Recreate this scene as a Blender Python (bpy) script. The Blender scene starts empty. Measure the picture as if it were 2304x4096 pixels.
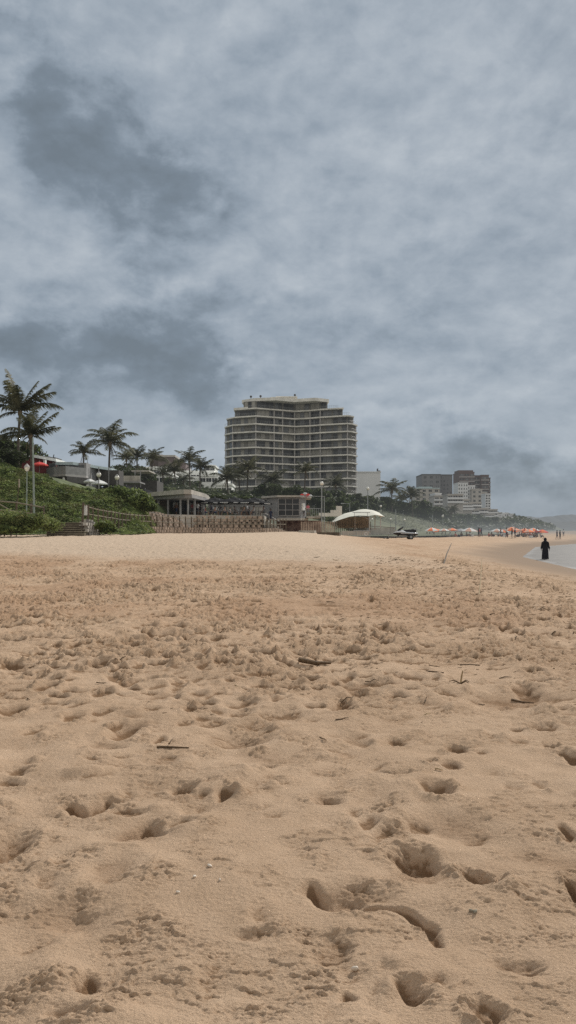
import bpy, bmesh, math, random
import numpy as np
from mathutils import Vector, Matrix

R = random.Random(11)
SKY_TOP = .55
SKY_BACK = .7
rad = math.radians
sc = bpy.context.scene
col = sc.collection
F, CX, HY, CAMZ = 3200.0, 1152.0, 2120.0, 1.5      # focal length and horizon of the 2304x4096 photograph


def at(px, py, Y):
    return Vector(((px - CX) * Y / F, Y, CAMZ + (HY - py) * Y / F))


def sx(px, Y): return (px - CX) * Y / F
def sz(py, Y): return CAMZ + (HY - py) * Y / F
def lin(c):
    c = c / 255.0
    return c / 12.92 if c <= 0.04045 else ((c + 0.055) / 1.055) ** 2.4
def rgb(r, g, b): return (lin(r), lin(g), lin(b))


# ------------------------------------------------------------------ node helpers
class NT:
    def __init__(self, tree): self.t = tree
    def n(self, typ, **kw):
        nd = self.t.nodes.new(typ)
        for k, v in kw.items(): setattr(nd, k, v)
        return nd
    def link(self, a, b): self.t.links.new(a, b)
    def put(self, sock, v):
        if isinstance(v, Ex): self.link(v.s, sock)
        elif isinstance(v, bpy.types.NodeSocket): self.link(v, sock)
        else: sock.default_value = v
    def m(self, op, a, b=None, c=None, clamp=False):
        nd = self.n('ShaderNodeMath', operation=op, use_clamp=clamp)
        self.put(nd.inputs[0], a)
        if b is not None: self.put(nd.inputs[1], b)
        if c is not None: self.put(nd.inputs[2], c)
        return Ex(self, nd.outputs[0])
    def mixc(self, f, a, b, blend='MIX'):
        nd = self.n('ShaderNodeMix', data_type='RGBA', blend_type=blend)
        self.put(nd.inputs[0], f)
        for s, v in ((nd.inputs[6], a), (nd.inputs[7], b)):
            self.put(s, tuple(v) + (1.0,) if isinstance(v, tuple) and len(v) == 3 else v)
        return nd.outputs[2]
    def noise(self, vec, scale, detail=3.0, rough=0.5, dist=0.0):
        nd = self.n('ShaderNodeTexNoise')
        if vec is not None: self.link(vec.s if isinstance(vec, Ex) else vec, nd.inputs['Vector'])
        nd.inputs['Scale'].default_value = scale; nd.inputs['Detail'].default_value = detail
        nd.inputs['Roughness'].default_value = rough; nd.inputs['Distortion'].default_value = dist
        return Ex(self, nd.outputs[0])
    def xyz(self, x, y, z=0.0):
        nd = self.n('ShaderNodeCombineXYZ')
        self.put(nd.inputs[0], x); self.put(nd.inputs[1], y); self.put(nd.inputs[2], z)
        return nd.outputs[0]
    def sep(self, v):
        nd = self.n('ShaderNodeSeparateXYZ'); self.link(v, nd.inputs[0])
        return [Ex(self, o) for o in nd.outputs]
    def smooth(self, v, lo, hi):
        nd = self.n('ShaderNodeMapRange', interpolation_type='SMOOTHSTEP')
        self.put(nd.inputs[0], v); nd.inputs[1].default_value = lo; nd.inputs[2].default_value = hi
        return Ex(self, nd.outputs[0])


class Ex:
    def __init__(self, nt, s): self.nt, self.s = nt, s
    def __add__(self, o): return self.nt.m('ADD', self, o)
    __radd__ = __add__
    def __mul__(self, o): return self.nt.m('MULTIPLY', self, o)
    __rmul__ = __mul__
    def __sub__(self, o): return self.nt.m('SUBTRACT', self, o)
    def __rsub__(self, o): return self.nt.m('SUBTRACT', o, self)
    def __truediv__(self, o): return self.nt.m('DIVIDE', self, o)
    def clamp(self): return self.nt.m('ADD', self, 0.0, clamp=True)


# painted haze: grey emission mixed into the materials, more with distance and near the ground
HAZE = bpy.data.node_groups.new('painted_haze', 'ShaderNodeTree')
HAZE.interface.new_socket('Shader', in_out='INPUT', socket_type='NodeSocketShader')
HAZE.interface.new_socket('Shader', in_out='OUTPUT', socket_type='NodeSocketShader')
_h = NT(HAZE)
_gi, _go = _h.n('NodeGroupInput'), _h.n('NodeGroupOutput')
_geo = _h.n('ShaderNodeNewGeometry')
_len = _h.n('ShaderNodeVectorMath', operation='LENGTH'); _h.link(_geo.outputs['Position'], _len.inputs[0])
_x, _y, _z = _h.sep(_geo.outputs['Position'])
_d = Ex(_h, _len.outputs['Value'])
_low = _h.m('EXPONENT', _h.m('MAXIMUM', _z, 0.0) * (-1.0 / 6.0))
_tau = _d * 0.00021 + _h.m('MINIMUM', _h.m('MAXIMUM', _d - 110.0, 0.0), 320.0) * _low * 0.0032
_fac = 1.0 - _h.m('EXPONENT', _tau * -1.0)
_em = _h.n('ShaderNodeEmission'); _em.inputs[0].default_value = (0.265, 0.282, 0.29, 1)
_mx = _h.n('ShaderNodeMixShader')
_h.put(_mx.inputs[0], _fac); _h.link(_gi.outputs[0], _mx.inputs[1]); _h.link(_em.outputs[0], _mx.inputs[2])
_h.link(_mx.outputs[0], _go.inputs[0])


def mat(name, c, rough=0.85, var=0.22, scale=2.0, spec=0.3, metal=0.0, bump=0.0, bscale=20.0, c2=None, haze=True, streak=0.0, ior=1.45):
    m = bpy.data.materials.new(name); m.use_nodes = True
    t = m.node_tree; t.nodes.clear(); q = NT(t)
    out = q.n('ShaderNodeOutputMaterial'); b = q.n('ShaderNodeBsdfPrincipled')
    b.inputs['Roughness'].default_value = rough; b.inputs['Metallic'].default_value = metal
    b.inputs['Specular IOR Level'].default_value = spec
    pos = q.n('ShaderNodeNewGeometry').outputs['Position']
    nz = q.noise(pos, scale, 4, 0.6)
    lo = tuple(x * (1 - var) for x in c); hi = tuple(min(1, x * (1 + var)) for x in (c2 or c))
    colr = q.mixc(q.smooth(nz, 0.3, 0.7), lo, hi)
    if streak:
        x, y, z = q.sep(pos)
        st = q.noise(q.xyz(x * 3.0, y * 3.0, z * 0.25), 1.2, 4, 0.6)
        colr = q.mixc(q.smooth(st, 0.5, 0.75) * streak, colr, tuple(k * 0.45 for k in c))
    q.link(colr, b.inputs['Base Color'])
    if bump:
        bn = q.n('ShaderNodeBump'); bn.inputs['Strength'].default_value = bump; bn.inputs['Distance'].default_value = 0.05
        q.put(bn.inputs['Height'], q.noise(pos, bscale, 4, 0.6)); q.link(bn.outputs[0], b.inputs['Normal'])
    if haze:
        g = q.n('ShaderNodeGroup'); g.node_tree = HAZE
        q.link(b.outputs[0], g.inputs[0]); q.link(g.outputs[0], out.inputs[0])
    else:
        q.link(b.outputs[0], out.inputs[0])
    return m


def leafmat(name, c, c2, scale=0.6):
    m = mat(name, c, rough=0.6, var=0.35, scale=scale, spec=0.2, c2=c2)
    q = NT(m.node_tree); b = next(n for n in m.node_tree.nodes if n.type == 'BSDF_PRINCIPLED'); g = next(n for n in m.node_tree.nodes if n.type == 'GROUP')
    tr = q.n('ShaderNodeBsdfTranslucent'); q.link(b.inputs['Base Color'].links[0].from_socket, tr.inputs[0])
    mx = q.n('ShaderNodeMixShader'); mx.inputs[0].default_value = .4
    q.link(b.outputs[0], mx.inputs[1]); q.link(tr.outputs[0], mx.inputs[2]); q.link(mx.outputs[0], g.inputs[0])
    return m


M = dict(
    white=mat('white_paint', (.82, .82, .78), var=.10, streak=.25),
    slab=mat('cream_concrete_edge', (.70, .67, .60), var=.15, streak=.3, scale=.5),
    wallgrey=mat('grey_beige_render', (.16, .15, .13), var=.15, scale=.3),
    glass=mat('dark_window_glass', (.018, .02, .023), rough=.2, spec=.35, var=.4, scale=.25),
    glass2=mat('grey_window_glass', (.05, .055, .058), rough=.15, spec=.6, var=.5, scale=.25),
    curtain=mat('beige_curtain', (.30, .285, .25), var=.2, scale=.6),
    frame=mat('window_frame_paint', (.42, .42, .40), var=.1),
    tframe=mat('bronze_window_frame', (.17, .16, .14), var=.1),
    rail=mat('grey_metal_rail', (.30, .31, .31), rough=.5, var=.1),
    steel=mat('galvanised_steel', (.33, .35, .35), rough=.5, metal=.3, var=.15),
    green_pole=mat('pale_green_pole_paint', (.20, .27, .23), rough=.6, var=.15, c2=(.24, .27, .25)),
    concrete=mat('weathered_concrete', (.42, .39, .34), var=.2, scale=.8, streak=.4),
    canvas_dark=mat('dark_beige_canvas', (.22, .19, .15), var=.2),  # darker grey-beige for the canopy's rear screen
    block=mat('brown_concrete_block', (.37, .29, .225), var=.3, scale=1.5, bump=.3),
    block_dark=mat('dark_soil_gap', (.06, .05, .04), var=.3),  # dark soil behind the wall blocks
    darkred=mat('dark_red_wall', (.19, .042, .042), var=.2),
    red=mat('red_fabric', (.60, .06, .05), var=.15),
    charcoal=mat('charcoal_wall', (.075, .07, .065), var=.2),
    slate=mat('slate_grey_wall', (.27, .265, .26), var=.15, streak=.2),
    teal=mat('pale_teal_fascia', (.42, .50, .50), var=.1),
    brown=mat('brown_wall', (.11, .085, .06), var=.25),
    mauve=mat('mauve_brown_wall', (.14, .11, .105), var=.15, scale=.3),
    wood=mat('weathered_timber', (.105, .08, .056), var=.3, scale=4, bump=.2),
    woodlight=mat('bleached_timber', (.22, .19, .14), var=.25, scale=4),
    stick=mat('dead_twig_bark', (.115, .075, .042), var=.4, scale=30, haze=False),
    stickpale=mat('dry_reed_stem', (.34, .25, .14), var=.3, scale=30, haze=False),
    shell=mat('sea_shell', (.62, .53, .43), var=.12, scale=60, rough=.5, haze=False),
    darkfab=mat('dark_umbrella_fabric', (.020, .020, .021), var=.3, rough=.9, spec=.05),
    whitefab=mat('white_canvas', (.66, .66, .63), var=.07, scale=.7, streak=.15),
    cream=mat('cream_membrane', (.70, .68, .58), var=.07, scale=.5, streak=.2),
    orange=mat('orange_umbrella_fabric', (.85, .20, .055), var=.12),
    greyfab=mat('grey_umbrella_fabric', (.36, .36, .36), var=.1),
    peach=mat('faded_peach_fabric', (.62, .36, .26), var=.12),
    black=mat('black_cloth', (.020, .020, .025), var=.45, scale=9, rough=.9, spec=.12),
    rubber=mat('black_rubber', (.015, .015, .016), rough=.7),
    gloss_black=mat('glossy_black_hull', (.014, .015, .018), rough=.25, spec=.5),
    hullwhite=mat('white_grp', (.66, .67, .68), rough=.25, spec=.5, var=.05),
    skin=mat('skin_tan', (.30, .17, .11), var=.1, rough=.6), skin2=mat('skin_dark', (.11, .06, .04), var=.1, rough=.6),
    hair=mat('dark_hair', (.012, .010, .009), var=.3, rough=.7),
    blue=mat('blue_cloth', (.06, .10, .24), var=.2), navy=mat('navy_cloth', (.02, .025, .05), var=.2),
    pink=mat('pink_cloth', (.45, .12, .14), var=.2), whitecl=mat('white_cloth', (.60, .60, .60), var=.1),
    teal_c=mat('teal_cloth', (.06, .20, .20), var=.2), greycl=mat('grey_cloth', (.14, .14, .15), var=.2),
    trunk=mat('palm_trunk_bark', (.095, .078, .062), var=.4, scale=5, bump=.4),
    bark=mat('tree_bark', (.07, .055, .042), var=.35, scale=5, bump=.4),
    dead=mat('dead_palm_frond', (.16, .12, .075), var=.3),
    palm=leafmat('palm_leaf', (.050, .058, .028), (.125, .118, .064), .8),
    palm2=leafmat('dark_palm_leaf', (.036, .042, .024), (.085, .085, .048), .8),
    leaf=leafmat('bank_leaf_green', (.115, .155, .045), (.205, .25, .082), .55),
    leaf2=leafmat('bank_leaf_olive', (.115, .125, .045), (.20, .20, .08), .45),
    leaf3=leafmat('bank_leaf_dark', (.05, .075, .026), (.095, .125, .046), .5),
    tree1=leafmat('dark_tree_leaf', (.030, .036, .020), (.058, .064, .036), .25),
    tree2=leafmat('olive_tree_leaf', (.036, .043, .022), (.075, .080, .042), .25),
    scrub=leafmat('coastal_scrub_leaf', (.04, .055, .026), (.085, .10, .045), .1),
    lamp=mat('opal_lamp_glass', (.72, .70, .62), rough=.3, var=.04),
    earth=mat('bank_soil', (.09, .11, .04), var=.4, scale=.7),
    grassy=mat('grass_slope', (.048, .062, .022), var=.3, scale=.12, c2=(.078, .086, .034), bump=.15, bscale=1.5),
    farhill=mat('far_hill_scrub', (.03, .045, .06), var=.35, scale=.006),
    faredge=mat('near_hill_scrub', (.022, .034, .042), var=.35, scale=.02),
    mural=mat('faded_red_mural', (.20, .075, .06), var=.5, scale=1.4, c2=(.26, .19, .16)),
    t_grey2=mat('tower_dark_render', (.135, .13, .134), var=.1, scale=.06),
    t_grey=mat('tower_grey_render', (.18, .178, .182), var=.1, scale=.06),
    t_brown=mat('tower_brick_brown', (.115, .07, .06), var=.12, scale=.06),
    t_band=mat('tower_pale_band', (.40, .38, .36), var=.08),
    t_cream=mat('cream_render', (.42, .39, .35), var=.1, scale=.1),
    t_white=mat('bright_white_render', (.68, .68, .67), var=.06, scale=.1),
    foliage_yel=leafmat('yellow_green_leaf', (.09, .12, .03), (.16, .18, .05), 1.0),
)


# ------------------------------------------------------------------ mesh helpers
LOCAL = set()          # things whose parts are modelled around their own base
def local(t): LOCAL.add(t.name); return t


class MB:
    def __init__(self): self.v, self.f, self.mi = [], [], []
    def face(self, idx, m=0): self.f.append(idx); self.mi.append(m)
    def poly(self, pts, m=0):
        i = len(self.v); self.v += [tuple(p) for p in pts]; self.face(list(range(i, i + len(pts))), m); return self
    def box(self, c, s, rz=0.0, m=0, rx=0.0):
        i = len(self.v); mt = Matrix.Rotation(rz, 3, 'Z') @ Matrix.Rotation(rx, 3, 'X')
        for k in range(8):
            p = mt @ Vector((((k & 1) - .5) * s[0], (((k >> 1) & 1) - .5) * s[1], (((k >> 2) & 1) - .5) * s[2]))
            self.v.append((p.x + c[0], p.y + c[1], p.z + c[2]))
        for q in ((0, 2, 3, 1), (4, 5, 7, 6), (0, 1, 5, 4), (2, 6, 7, 3), (0, 4, 6, 2), (1, 3, 7, 5)):
            self.face([i + x for x in q], m)
        return self
    def span(self, x0, x1, y0, y1, z0, z1, m=0):
        return self.box(((x0 + x1) / 2, (y0 + y1) / 2, (z0 + z1) / 2), (abs(x1 - x0), abs(y1 - y0), abs(z1 - z0)), 0, m)
    def tube(self, pts, rs, n=8, m=0, cap=True):
        pts = [Vector(p) for p in pts]
        if not isinstance(rs, (list, tuple)): rs = [rs] * len(pts)
        base = len(self.v)
        for j, p in enumerate(pts):
            d = (pts[min(j + 1, len(pts) - 1)] - pts[max(j - 1, 0)]).normalized()
            u = d.cross(Vector((0, 1, 0.01)) if abs(d.y) < .9 else Vector((1, 0, 0))).normalized(); w = d.cross(u)
            for k in range(n):
                a = 2 * math.pi * k / n
                self.v.append(tuple(p + (u * math.cos(a) + w * math.sin(a)) * rs[j]))
        for j in range(len(pts) - 1):
            for k in range(n):
                a, b = base + j * n + k, base + j * n + (k + 1) % n
                self.face([a, b, b + n, a + n], m)
        if cap:
            self.face([base + k for k in range(n)][::-1], m); e = base + (len(pts) - 1) * n
            self.face([e + k for k in range(n)], m)
        return self
    def prism(self, pts, z0, z1, m=0):
        i = len(self.v); n = len(pts)
        self.v += [(p[0], p[1], z0) for p in pts] + [(p[0], p[1], z1) for p in pts]
        self.face([i + k for k in range(n)][::-1], m); self.face([i + n + k for k in range(n)], m)
        for k in range(n):
            self.face([i + k, i + (k + 1) % n, i + n + (k + 1) % n, i + n + k], m)
        return self
    def lathe(self, prof, n=16, c=(0, 0, 0), m=0, sxy=(1, 1)):
        i = len(self.v)
        for r, z in prof:
            for k in range(n):
                a = 2 * math.pi * k / n
                self.v.append((c[0] + r * math.cos(a) * sxy[0], c[1] + r * math.sin(a) * sxy[1], c[2] + z))
        for j in range(len(prof) - 1):
            for k in range(n):
                a, b = i + j * n + k, i + j * n + (k + 1) % n
                self.face([a, b, b + n, a + n], m)
        self.face([i + k for k in range(n)][::-1], m); e = i + (len(prof) - 1) * n
        self.face([e + k for k in range(n)], m)
        return self
    def build(self, name, mats, parent=None, smooth=False, off=True):
        if not isinstance(mats, (list, tuple)): mats = [mats]
        me = bpy.data.meshes.new(name)
        o = Vector((0, 0, 0))
        if parent is not None and off:
            p = parent
            while p.parent is not None: p = p.parent
            if p.name not in LOCAL: o = p.location
        me.from_pydata([(a - o[0], b - o[1], c - o[2]) for a, b, c in self.v], [], self.f)
        for m in mats: me.materials.append(m)
        if len(mats) > 1: me.polygons.foreach_set('material_index', self.mi)
        if smooth: me.polygons.foreach_set('use_smooth', [True] * len(self.f))
        me.update()
        ob = bpy.data.objects.new(name, me); col.objects.link(ob); ob.parent = parent
        return ob


def tag(o, label=None, cat=None, group=None, kind=None):
    for k, v in (('label', label), ('category', cat), ('group', group), ('kind', kind)):
        if v: o[k] = v
    return o


def thing(name, label, cat, loc=(0, 0, 0), rz=0.0, group=None):
    o = bpy.data.objects.new(name, None); col.objects.link(o); o.empty_display_size = .3
    o.location = loc; o.rotation_euler = (0, 0, rz)
    return tag(o, label, cat, group)


def copy_tree(o, parent=None):
    c = o.copy(); col.objects.link(c); c.parent = parent
    for ch in [x for x in o.children]: copy_tree(ch, c)
    return c


USED = set()
def put(proto, loc, rz=0.0, label=None, group=None, s=1.0):
    """first use moves the built thing itself, later uses copy it with its parts"""
    o = proto if proto.name not in USED else copy_tree(proto)
    USED.add(proto.name)
    o.location = loc; o.rotation_euler = (0, 0, rz); o.scale = (s, s, s)
    if label: o['label'] = label
    if group: o['group'] = group
    elif 'group' in o: del o['group']
    return o


# ------------------------------------------------------------------ terrain
def sstep(x, a, b):
    t = np.clip((np.asarray(x, float) - a) / (b - a), 0, 1); return t * t * (3 - 2 * t)


ZW = -0.85
def shore(Y): return np.interp(Y, [0, 48, 70, 110, 150, 220, 400, 900, 1500], [15, 17.2, 20.5, 34, 57, 88, 150, 370, 640])
def sand_base(X, Y):
    X = np.asarray(X, float); Y = np.asarray(Y, float)
    p = 0.2 * sstep(Y, 50, 100) + 1.05 * sstep(Y, 26, 62) * (1 - sstep(X, -1, 17))
    p = p + 0.12 * np.sin(X * .35 + 1.0) * sstep(Y, 20, 50) * .4
    w = ZW + 0.085 * (shore(Y) - X)
    k = 0.25
    h = np.clip(0.5 + 0.5 * (w - p) / k, 0, 1)
    return w * (1 - h) + p * h - k * h * (1 - h)


def foot(Y): return np.interp(Y, [60, 80, 100, 118, 135, 220, 300, 400, 900, 1500], [-24, -19, -13, 2, 13, 45, 66, 92, 292, 520])
def hill(X, Y):
    d = foot(Y) - np.asarray(X, float)
    cap = np.interp(Y, [60, 90, 130, 200, 300, 600, 1500], [4, 5, 8, 11, 15, 18, 26])
    return np.where(d > 0, 1.1 + cap * (1 - np.exp(-0.40 * np.maximum(d, 0) / cap)), -2 + d * .05 + 3.1)


def bank_top(X): return np.interp(X, [-60, -28.8, -24, -22.5, -20.5, -17.4, -14.8, -14.0, -12.5], [9.5, 8.0, 6.7, 5.9, 5.3, 5.5, 4.3, 3.3, 1.2])
def bank(X, Y):
    t = sstep(Y, 64.5, 79)
    start = 1.15
    return start + (bank_top(X) - start) * t


def ground(x, y):
    z = max(float(sand_base(x, y)), float(hill(x, y)) if y > 80 else -9)
    if x < -12.5 and 63 < y < 116: z = max(z, float(bank(x, y)))
    return z


def _hash(ix, iy, seed):
    h = (ix.astype(np.int64) * 374761393 + iy.astype(np.int64) * 668265263 + seed * 1442695041) & 0xFFFFFFFF
    h = ((h ^ (h >> 13)) * 1274126177) & 0xFFFFFFFF
    h = (h ^ (h >> 16)) & 0xFFFF
    return h / 65535.0 * 2 * math.pi


def perlin(x, y, seed=0):
    x0 = np.floor(x); y0 = np.floor(y); fx = x - x0; fy = y - y0
    u = fx * fx * fx * (fx * (fx * 6 - 15) + 10); v = fy * fy * fy * (fy * (fy * 6 - 15) + 10)
    def g(ix, iy, dx, dy):
        a = _hash(ix, iy, seed); return np.cos(a) * dx + np.sin(a) * dy
    a = g(x0, y0, fx, fy); b = g(x0 + 1, y0, fx - 1, fy); c = g(x0, y0 + 1, fx, fy - 1); d = g(x0 + 1, y0 + 1, fx - 1, fy - 1)
    return (a * (1 - u) + b * u) * (1 - v) + (c * (1 - u) + d * u) * v


# ---- sand: one sheet, fine near the camera, with the footprints and crumbs of the photograph
rows = [1.9]
while rows[-1] < 1500:
    y = rows[-1]
    if y < 46: dy = min(y * y * 1.7 / 4800, .065)
    else: dy = min(.004 * y, 12) if y < 150 else .02 * y
    rows.append(y + max(dy, .002))
YR = np.array(rows)
core = np.linspace(-1, 1, 740)
side = np.linspace(0, 1, 34)[1:] ** 1.6
XR = []
for y in YR:
    hw = .39 * y + .85; ex = .35 * y + 3.0
    XR.append(np.concatenate([-(hw + ex * side)[::-1], core * hw, hw + ex * side]))
X = np.array(XR); Y = np.repeat(YR[:, None], X.shape[1], 1)
# warp so that prints never have perfect outlines
wx = perlin(X * 9, Y * 9, 3) * .04 + perlin(X * 17, Y * 17, 16) * .012 + perlin(X * 28, Y * 28, 4) * .007
wy = perlin(X * 9, Y * 9, 5) * .04 + perlin(X * 17, Y * 17, 17) * .012 + perlin(X * 28, Y * 28, 6) * .007
Xw, Yw = X + wx, Y + wy
Z = sand_base(X, Y)
coast = shore(Y) - X + perlin(X * .25, Y * .12, 2) * 1.6
wetness = 1 - sstep(coast, 2.0, 8.0)
left_smooth = sstep(Y + X * .35, 30, 37) * (1 - sstep(X, 2, 9))       # the raked dry sand towards the wall
near_calm = 1 - sstep(Y + perlin(X * .6, Y * .6, 9) * 2.0, 4.0, 9.5)
roughness = (1 - .93 * left_smooth) * (1 - wetness) * (1 - .45 * near_calm)
roughness *= 1 - .45 * sstep(Y, 45, 100)
Z = Z + (perlin(X * .8, Y * .8, 11) * .06 + perlin(X * 2.1, Y * 2.1, 12) * .03) * (1 - wetness) * (1 - .7 * left_smooth) * (.6 + .4 * sstep(Y, 3, 6))
hole = np.zeros_like(Z); halo = np.zeros_like(Z)
rimn = np.clip(.55 + perlin(X * 6, Y * 6, 13) * 1.6, 0, 1.5)


def press(cx, cy, ra, rb, ang, depth, soft=.5, rim=.22):
    soft *= .6
    m = max(ra, rb) * 1.7 + .06
    i0, i1 = np.searchsorted(YR, cy - m), np.searchsorted(YR, cy + m)
    if i1 <= i0: return
    s = slice(max(i0, 0), i1)
    xs = X[s]
    cols = np.nonzero((np.abs(xs - cx) < m).any(0))[0]
    if not len(cols): return
    c = slice(cols[0], cols[-1] + 1)
    dx, dy = Xw[s, c] - cx, Yw[s, c] - cy
    ca, sa = math.cos(ang), math.sin(ang)
    t = np.sqrt(((dx * ca + dy * sa) / ra) ** 2 + ((-dx * sa + dy * ca) / rb) ** 2)
    bowl = 1 - sstep(t, soft, 1.0)
    Z[s, c] += -depth * bowl + rim * depth * np.exp(-((t - 1.22) / .24) ** 2) * rimn[s, c]
    halo[s, c] = np.maximum(halo[s, c], np.exp(-((t - 1.15) / .38) ** 2) * min(1, abs(depth) / .05))
    if depth > 0: hole[s, c] = np.maximum(hole[s, c], bowl * min(1, depth / .05))


def press_px(px, py, rx, ry, depth, ang=0.0, soft=.45, rim=.2):
    yy = CAMZ * F / (py - HY); k = yy / F
    press((px - CX) * k, yy, rx * k, max(ry * yy * yy / (CAMZ * F), .02), ang, depth, soft, rim)


def press_path(pts, depth, soft=.3, rim=.12):
    """an elongated hollow along a curve of (px, py, radius px) read off the photograph, built on the ground plane"""
    G = []
    for px, py, r in pts:
        yy = CAMZ * F / (py - HY); G.append(((px - CX) * yy / F, yy, r * yy / F))
    x0, x1 = min(g[0] - 2 * g[2] for g in G), max(g[0] + 2 * g[2] for g in G); y0, y1 = min(g[1] - 2.4 * g[2] for g in G), max(g[1] + 2.4 * g[2] for g in G)
    s = slice(np.searchsorted(YR, y0), np.searchsorted(YR, y1)); cols = np.nonzero(((X[s] > x0) & (X[s] < x1)).any(0))[0]; c = slice(cols[0], cols[-1] + 1)
    xx, yy_ = Xw[s, c], Yw[s, c]; t = np.full(xx.shape, 9.0)
    for a, b in zip(G[:-1], G[1:]):
        dx, dy = b[0] - a[0], b[1] - a[1]; k = np.clip(((xx - a[0]) * dx + (yy_ - a[1]) * dy) / (dx * dx + dy * dy), 0, 1)
        t = np.minimum(t, np.hypot(xx - a[0] - dx * k, yy_ - a[1] - dy * k) / (a[2] + (b[2] - a[2]) * k))
    bowl = 1 - sstep(t, soft, 1.0)
    Z[s, c] += -depth * bowl + rim * depth * np.exp(-((t - 1.25) / .28) ** 2) * rimn[s, c]
    hole[s, c] = np.maximum(hole[s, c], bowl); halo[s, c] = np.maximum(halo[s, c], np.exp(-((t - 1.15) / .4) ** 2))


# random trodden prints in the middle distance
rs = np.random.RandomState(5)
lane = lambda x, y: float(np.sin(x * 1.1 + y * .21) + np.sin(x * .43 - y * .55 + 1.3))
n = 0
while n < 8000:
    y = 3.9 + (43 - 3.9) * rs.rand() ** .8
    x = (rs.rand() * 2 - 1) * (.42 * y + .5)
    w = 1.0
    if y + x * .35 > 32 and x < 5: w = .30
    if y < 6.5: w = .10
    if shore(y) - x < 8: w = 0
    w *= min(1, max(.12, .55 + .5 * lane(x, y)))
    n += 1
    if rs.rand() > w: continue
    k = .6 + .8 * rs.rand()
    press(x, y, .15 * k, .075 * k * (.8 + .6 * rs.rand()), rs.rand() * 3.14, (.02 + .055 * rs.rand() ** 1.5) * (.7 + .55 * min(1, max(0, (y - 6) / 12))), .35 + .25 * rs.rand(), .3 + .3 * rs.rand())
# wider wallowed-out hollows among them
for _ in range(110):
    y = 6.5 + 32 * rs.rand() ** .9; x = (rs.rand() * 2 - 1) * (.42 * y + .4)
    if (y + x * .35 > 32 and x < 5) or shore(y) - x < 9: continue
    k = .22 + .38 * rs.rand() ** 2
    press(x, y, k * (1 + .9 * rs.rand()), k * .8, rs.rand() * 3.14, (.05 + .05 * rs.rand()) * (1 if rs.rand() < .75 else -.7), .15, .25)
# lumps of damp sand kicked up
for _ in range(2600):
    y = 4.5 + 36 * rs.rand() ** .7; x = (rs.rand() * 2 - 1) * (.42 * y + .4)
    if (y + x * .35 > 32 and x < 5) or shore(y) - x < 8: continue
    k = .03 + .07 * rs.rand()
    press(x, y, k * (1 + rs.rand()), k, rs.rand() * 3.14, -(.012 + .03 * rs.rand()), .1, 0)
# the single prints that show in the photograph
for a in [
    (500, 2924, 78, 34, .085), (634, 2962, 32, 24, .05), (556, 3312, 52, 46, .07, -.5), (727, 3146, 58, 26, .06),
    (892, 3182, 44, 26, .05), (20, 3385, 105, 92, .08), (450, 3490, 135, 85, .035), (660, 3043, 90, 26, .03), (1033, 3743, 110, 32, .022),
    (350, 3935, 62, 48, .05), (294, 2875, 52, 22, .06), (294, 2597, 38, 15, .05), (509, 2724, 60, 20, .05), (1065, 2750, 40, 12, .05),
    (398, 2772, 50, 14, .04), (56, 2843, 55, 25, .06), (596, 2545, 36, 14, .05), (509, 2583, 40, 12, .05), (684, 2440, 40, 12, .06), (230, 2310, 40, 8, .07),
    (1744, 3158, 72, 44, .09), (1669, 3425, 125, 48, .095, -.08), (1930, 3516, 62, 64, .085, .4),     (2295, 3536, 42, 60, .08),
    (1947, 4058, 100, 48, .04), (2090, 3874, 110, 16, .04), (1677, 3292, 66, 26, .03), (1383, 4000, 44, 26, .035), (1367, 3005, 80, 26, .03),
    (1367, 2834, 60, 26, .075), (1414, 2738, 56, 18, .055), (2170, 2730, 55, 13, .06), (2098, 2764, 66, 26, .06), (2170, 2898, 75, 20, .05, -.1),
    (2209, 2984, 45, 14, .05), (2292, 3035, 45, 32, .07), (1565, 2523, 90, 14, .08), (1788, 2790, 56, 10, .05), (1440, 2570, 50, 9, .06),
    (1830, 2990, 60, 22, .05), (1800, 3060, 46, 26, .05), (720, 3290, 80, 16, .025), (1210, 3395, 60, 18, .02), (150, 2700, 45, 14, .06),
]:
    press_px(*a)
press_path([(1255, 3565, 60), (1320, 3590, 100), (1400, 3606, 95), (1490, 3612, 50)], .075, .12)
press_path([(1480, 3606, 34), (1580, 3622, 30), (1670, 3668, 30), (1738, 3728, 30), (1752, 3772, 22)], .042, .15, .2)
press_path([(280, 3212, 40), (350, 3235, 75), (450, 3192, 60)], .075, .25)
press_px(1640, 3965, 95, 62, .055, .1, .1, .15); press_px(1750, 3925, 110, 34, .028, .3, .1, .1); press_px(1560, 3955, 80, 60, -.025, 0, .0, 0)
press_path([(2085, 3862, 14), (2170, 3878, 16)], .03, .1)
for _ in range(80):
    y = 2.2 + 5.5 * rs.rand() ** .8; x = (rs.rand() * 2 - 1) * (.40 * y + .2); k = .045 + .06 * rs.rand()
    press(x, y, k * (1 + 1.2 * rs.rand()), k, rs.rand() * 3.14, .014 + .024 * rs.rand(), .2, .2)
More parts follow.
